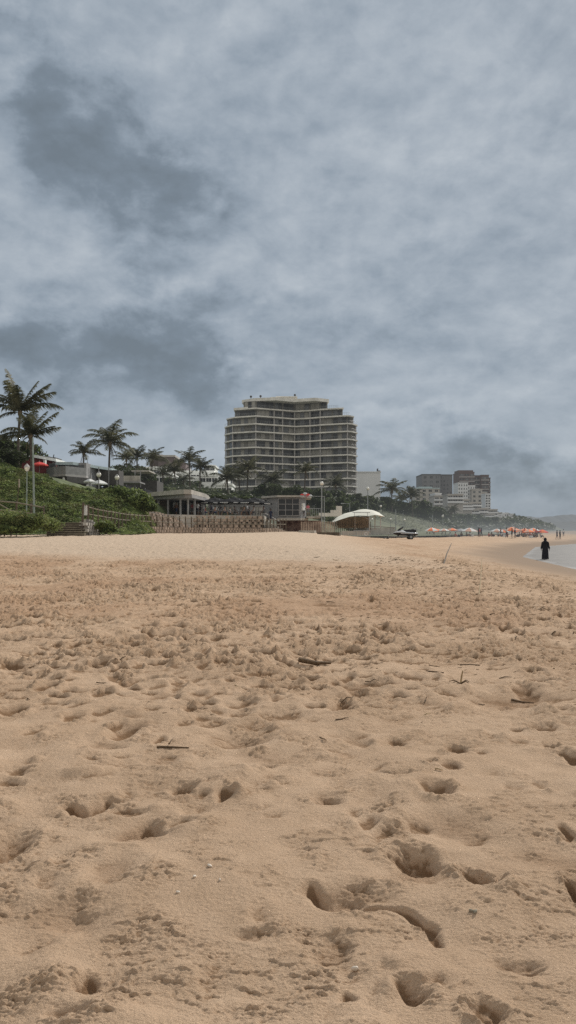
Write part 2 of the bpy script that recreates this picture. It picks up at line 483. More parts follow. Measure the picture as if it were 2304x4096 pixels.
# broad shallow hollows and swells between them
for _ in range(70):
    y = 2.0 + 5.5 * rs.rand(); x = (rs.rand() * 2 - 1) * (.40 * y + .1); k = .12 + .2 * rs.rand()
    press(x, y, k * (1 + .8 * rs.rand()), k, rs.rand() * 3.14, (.022 + .02 * rs.rand()) * (1 if rs.rand() < .6 else -1), .0, .05)
for a in [(946, 3180, 42, 28, -.06), (180, 3470, 80, 50, -.03), (2010, 3560, 70, 40, -.03), (1260, 3440, 40, 16, -.02), (640, 3230, 60, 24, -.02), (1590, 3840, 120, 50, -.025), (1560, 3960, 60, 60, -.02), (250, 2690, 70, 20, -.05), (820, 2590, 60, 14, -.05)]:
    yy = CAMZ * F / (a[1] - HY); k = yy / F
    press((a[0] - CX) * k, yy, a[2] * k, max(a[3] * yy * yy / 4800, .02), 0, a[4], .05, 0)
def blur(a, k):
    for ax in (0, 1):
        c = np.cumsum(np.concatenate([np.repeat(np.take(a, [0], ax), k + 1, ax), a, np.repeat(np.take(a, [-1], ax), k, ax)], ax), ax)
        n_ = a.shape[ax]; a = (np.take(c, range(2 * k + 1, 2 * k + 1 + n_), ax) - np.take(c, range(0, n_), ax)) / (2 * k + 1)
    return a
soft_ = np.clip(near_calm * .9 + .25, 0, .9)
Z = Z * (1 - soft_) + blur(blur(Z, 2), 2) * soft_        # loose dry sand slumps
# crumbs, scuffs, ripples
mid_zone = 1 - near_calm
dk = np.clip(Y / 16, .45, 1.25)
smooth_patch = sstep(perlin(X * .38, Y * .22, 75) + .4 * perlin(X * 1.1, Y * .7, 76), .08, .35)
roughness = roughness * (1 - .45 * smooth_patch * mid_zone)
mask1 = sstep(perlin(X * .55, Y * .55, 24) + .5 * perlin(X * 1.4, Y * 1.4, 25) + .3 * perlin(X * 4, Y * 4, 26), -.12, .22)
mask2 = sstep(perlin(X * 1.1, Y * 1.1, 27) + .5 * perlin(X * 3.3, Y * 3.3, 21), -.02, .25)
near_patch = sstep(perlin(X * 2.0, Y * 2.0, 28) + .45 * perlin(X * 6, Y * 6, 35), .02, .30)
halo_n = halo * np.clip(.35 + perlin(X * 4.5, Y * 4.5, 30) * 2.2, 0, 1.2)
def clod(f, s1, th, w=.10):
    kx, ky = f * .72, f * 1.25
    return sstep(perlin(X * kx + wx * f * .5, Y * ky + wy * f * .5, s1) + .35 * perlin(X * f * 2.3, Y * f * 2.3, s1 + 1), th, th + w)
amt = np.clip(mid_zone * (.30 + .70 * mask1) + near_calm * near_patch * .9, 0, 1)
amt = np.maximum(amt, halo_n)
Z += roughness * amt * dk * mid_zone * (.026 * clod(3.4, 50, .14) + .042 * clod(7.5, 52, .10) * (.35 + .65 * mask2))
Z += roughness * amt * (.032 * dk * clod(15, 54, .11, .10) + .010 * np.clip(dk, .7, 2) * clod(31, 56, .12, .14))
Z += np.maximum(roughness, .3 * (1 - wetness) * (1 - left_smooth)) * halo_n * (.015 * clod(22, 58, .08) + .011 * clod(44, 60, .06))
# drag marks running two ways
for sd_, an_, f_ in ((62, .5, 1.0), (64, -.35, .8), (66, .1, 1.25)):
    u_ = (X * math.cos(an_) + Y * math.sin(an_)) * f_; v_ = (-X * math.sin(an_) + Y * math.cos(an_)) * f_
    Z += roughness * dk * mid_zone * .030 * sstep(perlin(X * .8, Y * .8, sd_), .05, .3) * perlin(u_ * 2.2, v_ * 11, sd_ + 1)
Z += roughness * mid_zone * (perlin(X * .45, Y * .45, 70) * .10 + perlin(X * 1.3, Y * 1.3, 71) * .045)
Z += (1 - wetness) * (perlin(X * 60, Y * 60, 29) * .003 + perlin(X * 130, Y * 130, 19) * .0022) * (1 - sstep(Y, 5, 9))
Z += near_calm * (perlin(X * 1.6, Y * 1.6, 18) * .035 + perlin(X * 3.2, Y * 3.2, 14) * .026 + perlin(X * 7.5, Y * 7.5, 15) * .008)
Z += left_smooth * (perlin(X * 2.4, Y * 1.2, 30) * .045 + perlin(X * 6, Y * 4, 31) * .03 + .02 * clod(9, 74, .16))
damp = sstep(perlin(X * .22, Y * .16, 72) + .4 * perlin(X * .8, Y * .5, 73) - X * .012, -.05, .35) * mid_zone * sstep(Y, 7, 12) * (1 - left_smooth)
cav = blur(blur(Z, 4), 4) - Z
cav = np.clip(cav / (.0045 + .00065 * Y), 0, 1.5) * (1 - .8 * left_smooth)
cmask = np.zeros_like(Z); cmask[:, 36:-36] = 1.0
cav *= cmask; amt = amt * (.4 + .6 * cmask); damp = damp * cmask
nr, nc = Z.shape
verts = np.stack([X, Y, Z], -1).reshape(-1, 3)
idx = np.arange(nr * nc).reshape(nr, nc)
quads = np.stack([idx[:-1, :-1], idx[:-1, 1:], idx[1:, 1:], idx[1:, :-1]], -1).reshape(-1, 4)


def grid_mesh(name, verts, quads, m, attrs=None, smooth=True):
    me = bpy.data.meshes.new(name)
    me.vertices.add(len(verts)); me.vertices.foreach_set('co', verts.astype(np.float32).ravel())
    me.loops.add(quads.size); me.loops.foreach_set('vertex_index', quads.astype(np.int32).ravel())
    me.polygons.add(len(quads)); me.polygons.foreach_set('loop_start', np.arange(0, quads.size, 4, dtype=np.int32))
    me.polygons.foreach_set('loop_total', np.full(len(quads), 4, dtype=np.int32))
    me.update(calc_edges=True); me.validate()
    if smooth: me.polygons.foreach_set('use_smooth', np.ones(len(quads), bool))
    for k, v in (attrs or {}).items():
        me.attributes.new(k, 'FLOAT', 'POINT').data.foreach_set('value', v.astype(np.float32).ravel())
    for mm in (m if isinstance(m, list) else [m]): me.materials.append(mm)
    o = bpy.data.objects.new(name, me); col.objects.link(o); return o


def sand_material():
    m = bpy.data.materials.new('beach_sand'); m.use_nodes = True
    t = m.node_tree; t.nodes.clear(); q = NT(t)
    out = q.n('ShaderNodeOutputMaterial'); b = q.n('ShaderNodeBsdfPrincipled')
    pos = q.n('ShaderNodeNewGeometry').outputs['Position']
    def at_(nm):
        a = q.n('ShaderNodeAttribute'); a.attribute_name = nm; return Ex(q, a.outputs['Fac'])
    cavity = at_('cav'); wet, hol, rgh, smo = at_('wet'), at_('hole'), at_('trod'), at_('raked')
    big = q.noise(pos, .7, 4, .6); mid = q.noise(pos, 6, 5, .65); fine = q.noise(pos, 210, 3, .8); grain = q.noise(pos, 480, 2, .8)
    c = q.mixc(q.smooth(big, .3, .7), SAND_A, SAND_B)
    c = q.mixc(q.smooth(mid, .35, .75) * .5, c, SAND_C)
    c = q.mixc(q.smooth(rgh, .1, .9) * .55, c, SAND_D)
    c = q.mixc(smo, c, SAND_S)
    c = q.mixc(q.smooth(hol, .2, 1.0) * .55, c, SAND_H)  # prints: damper tone with their warm shade painted in
    c = q.mixc(q.smooth(fine, .40, .60) * .50, c, tuple(k * .52 for k in SAND_A))
    c = q.mixc(q.smooth(grain, .62, .72) * .7, c, (.75, .66, .54))
    c = q.mixc((1.0 - q.smooth(grain, .27, .37)) * .65, c, (.10, .065, .04))
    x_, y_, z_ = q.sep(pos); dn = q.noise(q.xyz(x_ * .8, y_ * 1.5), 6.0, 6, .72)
    c = q.mixc(q.smooth(dn, .51, .64) * at_('mid') * (.42 + at_('damp') * .45), c, (.27, .165, .098))  # dark flecks painted as shaded crevices among the crumbs
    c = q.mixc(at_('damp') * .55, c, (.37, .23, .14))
    c = q.mixc(q.smooth(cavity, .15, 1.1) * .75, c, (.20, .115, .06))  # shade of the hollows painted into the sand colour
    c = q.mixc(wet, c, (.285, .212, .155))
    q.link(c, b.inputs['Base Color'])
    q.put(b.inputs['Roughness'], .95 - q.smooth(wet, .86, 1.0) * .08)
    q.put(b.inputs['Specular IOR Level'], 0.05 - q.smooth(wet, .3, 1.0) * .04)
    bn = q.n('ShaderNodeBump'); bn.inputs['Strength'].default_value = .8; bn.inputs['Distance'].default_value = .016
    h = q.noise(pos, 45, 5, .75) + q.noise(pos, 160, 3, .8) * .5
    q.put(bn.inputs['Height'], h * (1.0 - wet)); q.link(bn.outputs[0], b.inputs['Normal'])
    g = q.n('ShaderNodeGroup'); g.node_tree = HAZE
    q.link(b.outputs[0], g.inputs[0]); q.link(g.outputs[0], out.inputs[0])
    return m


SAND_A, SAND_B, SAND_C = (.54, .374, .246), (.62, .442, .30), (.465, .315, .20)
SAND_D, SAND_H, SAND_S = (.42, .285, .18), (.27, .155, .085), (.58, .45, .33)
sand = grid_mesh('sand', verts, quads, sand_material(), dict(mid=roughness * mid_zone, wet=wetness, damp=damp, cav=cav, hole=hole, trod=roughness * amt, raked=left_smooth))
tag(sand, 'wide trodden beach of beige sand full of footprints', 'sand', kind='structure')


def sand_z(x, y):
    i = min(max(int(np.searchsorted(YR, y)), 0), nr - 1); j = int(np.abs(X[i] - x).argmin()); return float(Z[i, j])


# ---- hinterland
hy = [78.0]
while hy[-1] < 1500: hy.append(hy[-1] * 1.022)
hy = np.array(hy); tt = np.concatenate([[-.06, -.02], np.linspace(0, 1, 90) ** 1.7])
HX = foot(hy)[:, None] - tt[None, :] * (70 + hy[:, None] * .85); HYY = np.repeat(hy[:, None], len(tt), 1)
HZ = np.stack([hill(HX[i], hy[i]) for i in range(len(hy))])
HZ += (perlin(HX * .05, HYY * .05, 41) * 1.4 + perlin(HX * .17, HYY * .17, 42) * .6) * sstep(foot(hy)[:, None] - HX, 3, 20)
i2 = np.arange(HZ.size).reshape(HZ.shape)
hillside = grid_mesh('hillside', np.stack([HX, HYY, HZ], -1).reshape(-1, 3), np.stack([i2[:-1, :-1], i2[1:, :-1], i2[1:, 1:], i2[:-1, 1:]], -1).reshape(-1, 4), M['grassy'])
tag(hillside, 'grassy coastal hillside rising behind the beach', 'hillside', kind='structure')
bx, by = np.meshgrid(np.linspace(-70, -12.4, 120), np.linspace(63.5, 116, 90))
bz = bank(bx, by) + perlin(bx * .4, by * .4, 44) * .35 * sstep(by, 66, 70)
i3 = np.arange(bz.size).reshape(bz.shape)
bk = grid_mesh('dune_terrain', np.stack([bx, by, bz], -1).reshape(-1, 3), np.stack([i3[:-1, :-1], i3[:-1, 1:], i3[1:, 1:], i3[1:, :-1]], -1).reshape(-1, 4), M['earth'])
tag(bk, 'steep earth bank under the creeping green plants', 'terrain', kind='structure')

# far headlands across the bay
for nm, lab, y0, x0, x1, prof, m in (
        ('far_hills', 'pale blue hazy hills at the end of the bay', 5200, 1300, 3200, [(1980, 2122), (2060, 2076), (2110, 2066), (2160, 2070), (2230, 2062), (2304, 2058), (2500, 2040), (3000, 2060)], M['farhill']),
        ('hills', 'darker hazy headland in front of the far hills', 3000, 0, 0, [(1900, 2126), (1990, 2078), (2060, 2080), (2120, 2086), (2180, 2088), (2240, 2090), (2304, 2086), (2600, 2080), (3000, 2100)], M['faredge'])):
    mb = MB(); n_ = 120
    pr = np.array(prof, float); xs = np.linspace(pr[0, 0], pr[-1, 0], n_); ys = np.interp(xs, pr[:, 0], pr[:, 1]) + perlin(xs * .05, xs * 0 + .5, 7) * 5
    top = [at(a, b, y0) for a, b in zip(xs, ys)]
    for i in range(n_ - 1):
        a, b = top[i], top[i + 1]
        mb.poly([(a.x, y0 - 500, -3), (b.x, y0 - 500, -3), tuple(b), tuple(a)])
        mb.poly([tuple(a), tuple(b), (b.x, y0 + 600, -3), (a.x, y0 + 600, -3)])
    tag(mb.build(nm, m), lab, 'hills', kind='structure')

# ---- sea
sy = [30.0]
while sy[-1] < 6500: sy.append(sy[-1] * 1.012 + .05)
sy = np.array(sy); ts = np.linspace(0, 1, 170) ** 1.8
SX = (shore(np.minimum(sy, 1500)) - 3)[:, None] + ts[None, :] * (25 + sy[:, None] * .8); SY = np.repeat(sy[:, None], len(ts), 1)
off = SX - shore(np.minimum(SY, 1500))
SZ = np.full_like(SX, ZW) + perlin(SX * .9, SY * .5, 51) * .012
foam = np.zeros_like(SX)
for dist, h, w in ((24, .55, 2.5), (42, .9, 3.5), (66, 1.1, 4.0), (95, 1.0, 5)):
    c = dist + 6 * perlin(SX * .02, SY * .02, int(dist))
    e = np.exp(-((off - c) / w) ** 2) * np.clip(.75 + perlin(SX * .05, SY * .03, 60 + int(dist)) * 1.2, 0, 1.3) * sstep(SY, 150, 200)
    SZ += h * e; foam = np.maximum(foam, sstep(e, .25, .6))
    foam = np.maximum(foam, sstep(off, c - 16, c) * (1 - sstep(off, c, c + 3)) * .9 * sstep(SY, 150, 200) * sstep(perlin(SX * .25, SY * .12, 71), -.25, .25))
edge = np.exp(-((off - .2 - .5 * perlin(SX * .2, SY * .2, 72)) / .35) ** 2); foam = np.maximum(foam, .14 * edge)
i4 = np.arange(SX.size).reshape(SX.shape)


def sea_material():
    m = bpy.data.materials.new('sea_water'); m.use_nodes = True
    t = m.node_tree; t.nodes.clear(); q = NT(t)
    out = q.n('ShaderNodeOutputMaterial'); b = q.n('ShaderNodeBsdfPrincipled'); pos = q.n('ShaderNodeNewGeometry').outputs['Position']
    a = q.n('ShaderNodeAttribute'); a.attribute_name = 'foam'; fo = Ex(q, a.outputs['Fac'])
    x, y, z = q.sep(pos); nz = q.noise(q.xyz(x * .5, y * .25, z), 1.2, 5, .65)
    fo = (fo * q.smooth(nz, .3, .6)).clamp()
    q.link(q.mixc(fo, q.mixc(q.smooth(nz, .4, .65) * .6, (.095, .085, .074), (.14, .125, .108)), (.68, .70, .71)), b.inputs['Base Color'])
    q.put(b.inputs['Roughness'], fo * .3 + .55)
    b.inputs['Specular IOR Level'].default_value = .14
    bn = q.n('ShaderNodeBump'); bn.inputs['Strength'].default_value = .5; bn.inputs['Distance'].default_value = .05
    q.put(bn.inputs['Height'], q.noise(q.xyz(x, y * .5, z), 2.5, 5, .6)); q.link(bn.outputs[0], b.inputs['Normal'])
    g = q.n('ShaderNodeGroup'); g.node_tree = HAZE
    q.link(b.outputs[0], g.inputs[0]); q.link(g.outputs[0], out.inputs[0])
    return m


sea = grid_mesh('sea_water', np.stack([SX, SY, SZ], -1).reshape(-1, 3), np.stack([i4[:-1, :-1], i4[:-1, 1:], i4[1:, 1:], i4[1:, :-1]], -1).reshape(-1, 4), sea_material(), dict(foam=foam))
tag(sea, 'shallow grey sea washing up the wet sand with white breakers', 'sea', kind='structure')

# ------------------------------------------------------------------ vegetation
def leaf_quads(name, P, size, mats, parent=None, up=.5, seed=1, kind=None, aspect=.55):
    """many small leaf-shaped faces spread at the points P"""
    r = np.random.RandomState(seed); n = len(P)
    nrm = r.normal(size=(n, 3)); nrm[:, 2] = np.abs(nrm[:, 2]) + up; nrm /= np.linalg.norm(nrm, axis=1)[:, None]
    t = np.cross(nrm, r.normal(size=(n, 3))); t /= np.linalg.norm(t, axis=1)[:, None]; b = np.cross(nrm, t)
    s = (np.asarray(size) * (.6 + .8 * r.rand(n)))[:, None]
    v = np.stack([P - t * s, P - b * s * aspect, P + t * s, P + b * s * aspect], 1).reshape(-1, 3)
    f = np.arange(n * 4).reshape(-1, 4)
    o = grid_mesh(name, v, f, mats, smooth=False)
    o.data.polygons.foreach_set('material_index', r.randint(0, len(mats), n).astype(np.int32))
    o.parent = parent
    if kind: o['kind'] = kind
    return o


def frond(mb, base, az, el, L, droop, nl=44, m=0, width=.23):
    p = Vector(base); pts = [p.copy()]; dirs = []
    for i in range(14):
        s = (i + 1) / 14
        e = el - droop * s ** 1.4
        d = Vector((math.cos(az) * math.cos(e), math.sin(az) * math.cos(e), math.sin(e)))
        dirs.append(d); p = p + d * (L / 14); pts.append(p.copy())
    mb.tube(pts[:: 2] + [pts[-1]], [.045, .04, .034, .028, .022, .016, .010, .006, .004][:len(pts[::2]) + 1], 4, m)
    for i in range(nl):
        s = .10 + .9 * i / (nl - 1)
        k = min(s * 14, 13.999); j = int(k); q = pts[j].lerp(pts[j + 1], k - j); d = dirs[j]
        side = d.cross(Vector((0, 0, 1))).normalized() if abs(d.z) < .98 else Vector((1, 0, 0))
        up = side.cross(d)
        ll = L * width * (math.sin(math.pi * (s * .85 + .12)) ** .7 + .12) * R.uniform(.85, 1.1)
        for sg in (-1, 1):
            hang = R.uniform(.35, 1.25)
            ld = (side * sg + d * R.uniform(.5, .9) - Vector((0, 0, 1)) * hang * .75 + up * .15).normalized()
            w = d * .034 * L / 3
            mid = q + ld * ll * .55; tip = q + ld * ll * .98 - Vector((0, 0, 1)) * ll * .18
            i0 = len(mb.v); mb.v += [tuple(q - w), tuple(q + w), tuple(mid + w * .9), tuple(mid - w * .9), tuple(tip)]
            mb.face([i0, i0 + 1, i0 + 2, i0 + 3], m); mb.face([i0 + 3, i0 + 2, i0 + 4], m)


def crown_mesh(seed, n=19, L=3.2, spread=1.0, dead=3, mt='palm'):
    R.seed(seed); mb = MB()
    for i in range(n):
        az = 2 * math.pi * (i * .618034) + R.uniform(-.2, .2)
        el = rad(84 - 84 * spread * (i / n) ** .9 + R.uniform(-9, 9))
        frond(mb, (0, 0, 0), az, el, L * R.uniform(.75, 1.15), rad(R.uniform(35, 95)))
    for i in range(dead):
        frond(mb, (0, 0, -.15), R.uniform(0, 6.28), rad(R.uniform(-55, -30)), L * .62, rad(45), 20, 1, .12)
    mb.lathe([(.05, -.6), (.2, -.4), (.24, 0), (.12, .3)], 8, m=1)
    return mb, [M[mt], M['dead']]


CROWNS = {}
def palm(px, py, Y, rpx, label, group=None, kind=0, lean=0.0, custom=None, trunk_r=.16, mt='palm', beard=False, name='coconut_palm'):
    c = at(px, py, Y); x0 = c.x - lean; g = ground(x0, Y) - .2
    t = thing(name, label, 'palm tree', (x0, Y, g), 0, group)
    h = max(c.z - g, 1.2); mb = MB(); n = 9
    mb.tube([(x0 + lean * (i / n) ** 2, Y, g + h * i / n) for i in range(n + 1)], [trunk_r * (1.35 - .55 * min(1, i / 3) if i < 3 else .82 - .1 * i / n) for i in range(n + 1)], 8)
    mb.build('trunk', M['trunk'], t, True)
    rr = rpx * Y / F
    if custom:
        R.seed(77 + int(px)); mb = MB()
        for az, el, L, dr in custom: frond(mb, (0, 0, 0), rad(az), rad(el), L * rr, rad(dr), 64, 0, .25)
        mb.lathe([(.08, -.5), (.24, -.3), (.28, 0), (.12, .35)], 8, m=1)
        if beard:
            for k in range(7): frond(mb, (0, 0, -.2), R.uniform(0, 6.28), rad(R.uniform(-75, -45)), .42 * rr, rad(30), 20, 1, .12)
        o = mb.build('crown', [M[mt], M['dead']], t, off=False)
        o.location = (lean, 0, h)
    else:
        key = (kind, mt)
        if key not in CROWNS:
            mb, ms = crown_mesh(100 + kind, 16 + kind, 3.2, (.95, 1.1, .8, 1.0)[kind % 4], 3, mt)
            o = mb.build('crown', ms, t, off=False); CROWNS[key] = o
        else:
            o = CROWNS[key].copy(); col.objects.link(o); o.parent = t
        o.location = (lean, 0, h); k = rr / 2.5; o.scale = (k, k, k); o.rotation_euler = (0, 0, R.uniform(0, 6.28))
    return t


palm(80, 1650, 90, 150, 'tallest dark palm at the far left edge with long upswept fronds', lean=.25, trunk_r=.2, custom=[
    (172, 80, 1.22, 18), (160, 70, 1.0, 22), (30, 72, 1.0, 22), (8, 60, 1.12, 32), (-4, 48, 1.12, 40), (2, 38, 1.2, 68), (-15, 58, .9, 40), (180, 55, 1.2, 78), (188, 38, 1.15, 84), (165, 62, .85, 50),
    (-80, 66, .9, 45), (-100, 35, .75, 70), (250, 70, .95, 35), (200, 8, .75, 70), (15, 0, .55, 60), (-40, -25, .5, 40)])
palm(122, 1742, 84, 125, 'bare-trunked palm with hanging dead fronds behind the tall thin mast', lean=-.15, trunk_r=.22, beard=True, custom=[
    (80, 82, 1.0, 18), (40, 70, 1.0, 30), (6, 52, 1.15, 22), (-4, 20, 1.0, 10), (-12, 30, .9, 25), (172, 44, 1.12, 80), (184, 25, 1.1, 66), (190, 6, 1.08, 30), (160, 68, .8, 40), (-80, 62, .85, 45),
    (-100, 30, .6, 60), (250, 72, .8, 40), (20, 2, .6, 60), (205, -20, .45, 60), (-40, 44, .8, 55)])
palm(335, 1812, 140, 62, 'medium palm rising behind the flat teal roof', kind=0)
palm(440, 1772, 132, 92, 'large full palm right of the teal roofed house', kind=1, trunk_r=.22, lean=.2)
palm(20, 1700, 100, 45, 'palm frond crown cut off by the left picture edge', kind=2) if False else None
for px, py, Y, r, k, lab in (
        (505, 1838, 160, 48, 2, 'first of the packed dark palms right of the large full palm'),
        (548, 1826, 170, 50, 3, 'second of the packed dark palms right of the large full palm'),
        (610, 1838, 165, 56, 0, 'dark palm in front of the mauve brown block'),
        (650, 1895, 175, 42, 1, 'short palm below the mauve brown block'),
        (697, 1885, 168, 50, 2, 'slim palm with a straight trunk above the concrete pavilion roof'),
        (757, 1842, 165, 58, 0, 'highest palm above the concrete pavilion roof'),
        (801, 1872, 160, 50, 3, 'leaning palm right of the highest pavilion palm'),
        (735, 1922, 180, 36, 1, 'small low palm between the two pavilion palms'),
        (575, 1905, 150, 40, 1, 'squat palm over the row of dark parasols'),
        (908, 1916, 145, 60, 1, 'wide drooping palm at the lower left corner of the round tower'),
        (955, 1905, 150, 52, 0, 'second palm along the foot of the round tower'),
        (992, 1878, 152, 55, 2, 'upright palm with a spiky top before the round tower'),
        
        (1092, 1925, 150, 60, 1, 'low spreading palm above the glass kiosk roof'),
        
        (1222, 1886, 150, 46, 2, 'slender palm right of the glass kiosk with a small head'),
        
        (1342, 1940, 170, 48, 1, 'dark palm at the right foot of the round tower'),
        (1568, 1962, 228, 58, 0, 'tall palm on the skyline above the green slope'),
        (1645, 1985, 240, 48, 1, 'wide palm on the skyline right of the tall one'),
        (1605, 1998, 250, 36, 2, 'small palm between the two skyline palms'),
        (1808, 2045, 330, 34, 3, 'palm standing before the white terraced flats')):
    palm(px, py, Y, r, lab, None, k, R.uniform(-.5, .5), mt='palm2' if k % 2 else 'palm', trunk_r=.17)


def tree_proto(name, seed, h, w, mats, clumps=34, per=85):
    R.seed(seed); rs2 = np.random.RandomState(seed)
    t = thing(name, 'tree', 'tree')
    mb = MB(); mb.tube([(0, 0, -.6), (.1, 0, h * .2), (.0, .1, h * .45), (.15, .1, h * .7)], [.05 * h * .6, .035 * h * .6, .026 * h * .6, .01 * h * .6], 7)
    cs = []
    for i in range(clumps):
        a = R.uniform(0, 6.28); zz = R.uniform(.22, .95) * h; env = w * .5 * (1 - abs(zz / h - .55) ** 2 * 2.6) ** .5 if abs(zz / h - .55) < .6 else .2
        rr = env * R.uniform(.35, 1.0); cs.append((rr * math.cos(a), rr * math.sin(a), zz))
        if i % 5 == 0: mb.tube([(0, 0, h * .3), (cs[-1][0] * .5, cs[-1][1] * .5, (h * .3 + zz) / 2), cs[-1]], [.012 * h, .008 * h, .004 * h], 5)
    mb.build('trunk', M['bark'], t)
    P = []
    for c in cs:
        k = rs2.normal(size=(per, 3)); k /= np.linalg.norm(k, axis=1)[:, None]
        k *= (w * .17 * (.55 + .5 * rs2.rand(per)) * R.uniform(.7, 1.15))[:, None]; k[:, 2] *= .7
        P.append(k + np.array(c))
    leaf_quads('crown', np.concatenate(P), .045 * h + .05, mats, t, .4, seed)
    return t


T = [tree_proto('dense_tree', 21, 8, 8, [M['tree1'], M['leaf3']]), tree_proto('bushy_tree', 22, 7, 9, [M['tree1'], M['tree2'], M['leaf3']]),
     tree_proto('round_tree', 23, 6, 8, [M['tree2'], M['leaf3']]), tree_proto('tall_tree', 24, 10, 7, [M['tree1'], M['tree2']])]
TH = [8, 7, 6, 10]


def tree(px, pytop, Y, k, label, group=None, base=None, wide=1.0):
    x = sx(px, Y); g = ground(x, Y) if base is None else base
    h = max(sz(pytop, Y) - g, 1.0); s = h / TH[k] / .97
    o = put(T[k], (x, Y, g - .1), R.uniform(0, 6.28), label, group)
    o.scale = (s * wide, s * wide, s); return o


G1 = 'dark trees massed at the foot of the round tower'
for px, py, Y, k, w in ((930, 1985, 138, 2, 1.3), (985, 1975, 142, 1, 1.2), (1030, 1950, 150, 0, 1), (1075, 1938, 146, 1, 1), (1115, 1948, 152, 0, 1.1), (1165, 1952, 148, 2, 1.2), (1205, 1945, 155, 0, 1), (1245, 1960, 150, 1, 1.2),
                        (1290, 1960, 160, 0, 1), (1330, 1965, 165, 1, 1), (1375, 1968, 175, 0, 1), (1420, 1975, 185, 3, 1.2), (1460, 1985, 190, 1, 1), (1495, 1998, 200, 0, 1), (1350, 1990, 150, 2, 1.2), (1400, 2005, 160, 1, 1.2), (1450, 2015, 175, 2, 1.2), (1310, 2000, 140, 1, 1)):
    tree(px, py, Y, k, 'dark dense tree in the mass below and right of the round tower', G1, wide=w)
G2 = 'trees on the crest of the green slope'
for px, py, Y, k, w in ((1530, 1990, 225, 1, 1.2), (1590, 2000, 240, 0, 1.2), (1625, 2012, 245, 2, 1.2), (1670, 2005, 255, 1, 1.2), (1700, 2020, 265, 0, 1.1), (1735, 2030, 280, 1, 1.2), (1510, 2005, 215, 2, 1.2), (1560, 2008, 232, 1, 1.3)):
    tree(px, py, Y, k, 'dark tree on the crest above the smooth grass slope', G2, wide=w)
G3 = 'far trees below the white terraced flats'
for px, py, Y, k in ((1770, 2045, 340, 1), (1800, 2060, 370, 0), (1850, 2058, 400, 1), (1890, 2062, 430, 2), (1930, 2068, 470, 0), (1965, 2070, 520, 1), (2000, 2078, 580, 2), (2040, 2078, 650, 1), (2075, 2085, 760, 0), (2110, 2092, 900, 1), (1745, 2062, 310, 2), (1830, 2075, 360, 2), (2020, 2086, 560, 1)):
    tree(px, py, Y, k, 'far hazy tree below the white terraced flats', G3, wide=1.5)
for px, py, Y, k, lab, w in ((45, 1752, 94, 0, 'dark dense tree on the top of the bank at the left edge', 1.1), (-40, 1765, 92, 1, 'dark bushy tree cut by the left edge above the bank', 1.3), (105, 1785, 104, 2, 'small grey-green tree between the two leftmost palms', .8),
                             (20, 1800, 88, 1, 'lower dark bush on the bank below the leftmost palm', 1.5)):
    tree(px, py, Y, k, lab, wide=w)
for px, py, Y, k, w in ((490, 1862, 172, 0, 1.0), (535, 1868, 178, 1, 1.0), (585, 1930, 140, 0, 1), (620, 1940, 142, 1, 1.1), (655, 1950, 138, 2, 1.1), (560, 1945, 136, 2, 1), (850, 1990, 135, 2, 1.5), (890, 1996, 130, 2, 1.4), (520, 1895, 150, 1, 1.2), (665, 1945, 150, 1, 1.3), (720, 1952, 150, 0, 1.3), (600, 1915, 155, 1, 1.2), (900, 1965, 160, 1, 1.2), (455, 1882, 138, 0, 1.0), (500, 1876, 146, 1, 1.1), (562, 1880, 152, 2, 1.2), (690, 1912, 185, 1, 1.2), (775, 1925, 185, 2, 1.2)):
    tree(px, py, Y, k, 'dark leafy tree filling the gaps between the palms behind the pavilion', 'leafy trees between the palms behind the pavilion', wide=w)

# creeping plants over the bank: nobody could count them
rs3 = np.random.RandomState(9)
n = 110000
gx = -48 + 35.6 * rs3.rand(n); gy = 64.2 + 16.5 * rs3.rand(n) ** .9
gz = bank(gx, gy) + perlin(gx * .4, gy * .4, 44) * .35 * sstep(gy, 66, 70)
mound = np.maximum(perlin(gx * .55, gy * .55, 45), 0) * .5 + np.maximum(perlin(gx * 1.5, gy * 1.5, 46), 0) * .3 + .08
tp = perlin(gx * .8, gy * .8, 47)
gz = gz + mound * rs3.rand(n) ** .5 * sstep(gy, 64, 66)
P = np.stack([gx, gy, gz], -1)
cov = leaf_quads('ground_cover', P, .11, [M['leaf'], M['leaf2'], M['leaf3'], M['leaf']], None, 1.0, 3, 'stuff')
cov.data.polygons.foreach_set('material_index', np.where(tp + rs3.normal(size=n) * .25 > .22, 1, np.where(tp + rs3.normal(size=n) * .25 < -.42, 2, rs3.randint(0, 2, n) * 3 % 4)).astype(np.int32))
tag(cov, 'thick green creeping plants covering the bank behind the timber fences', 'ground cover', kind='stuff')


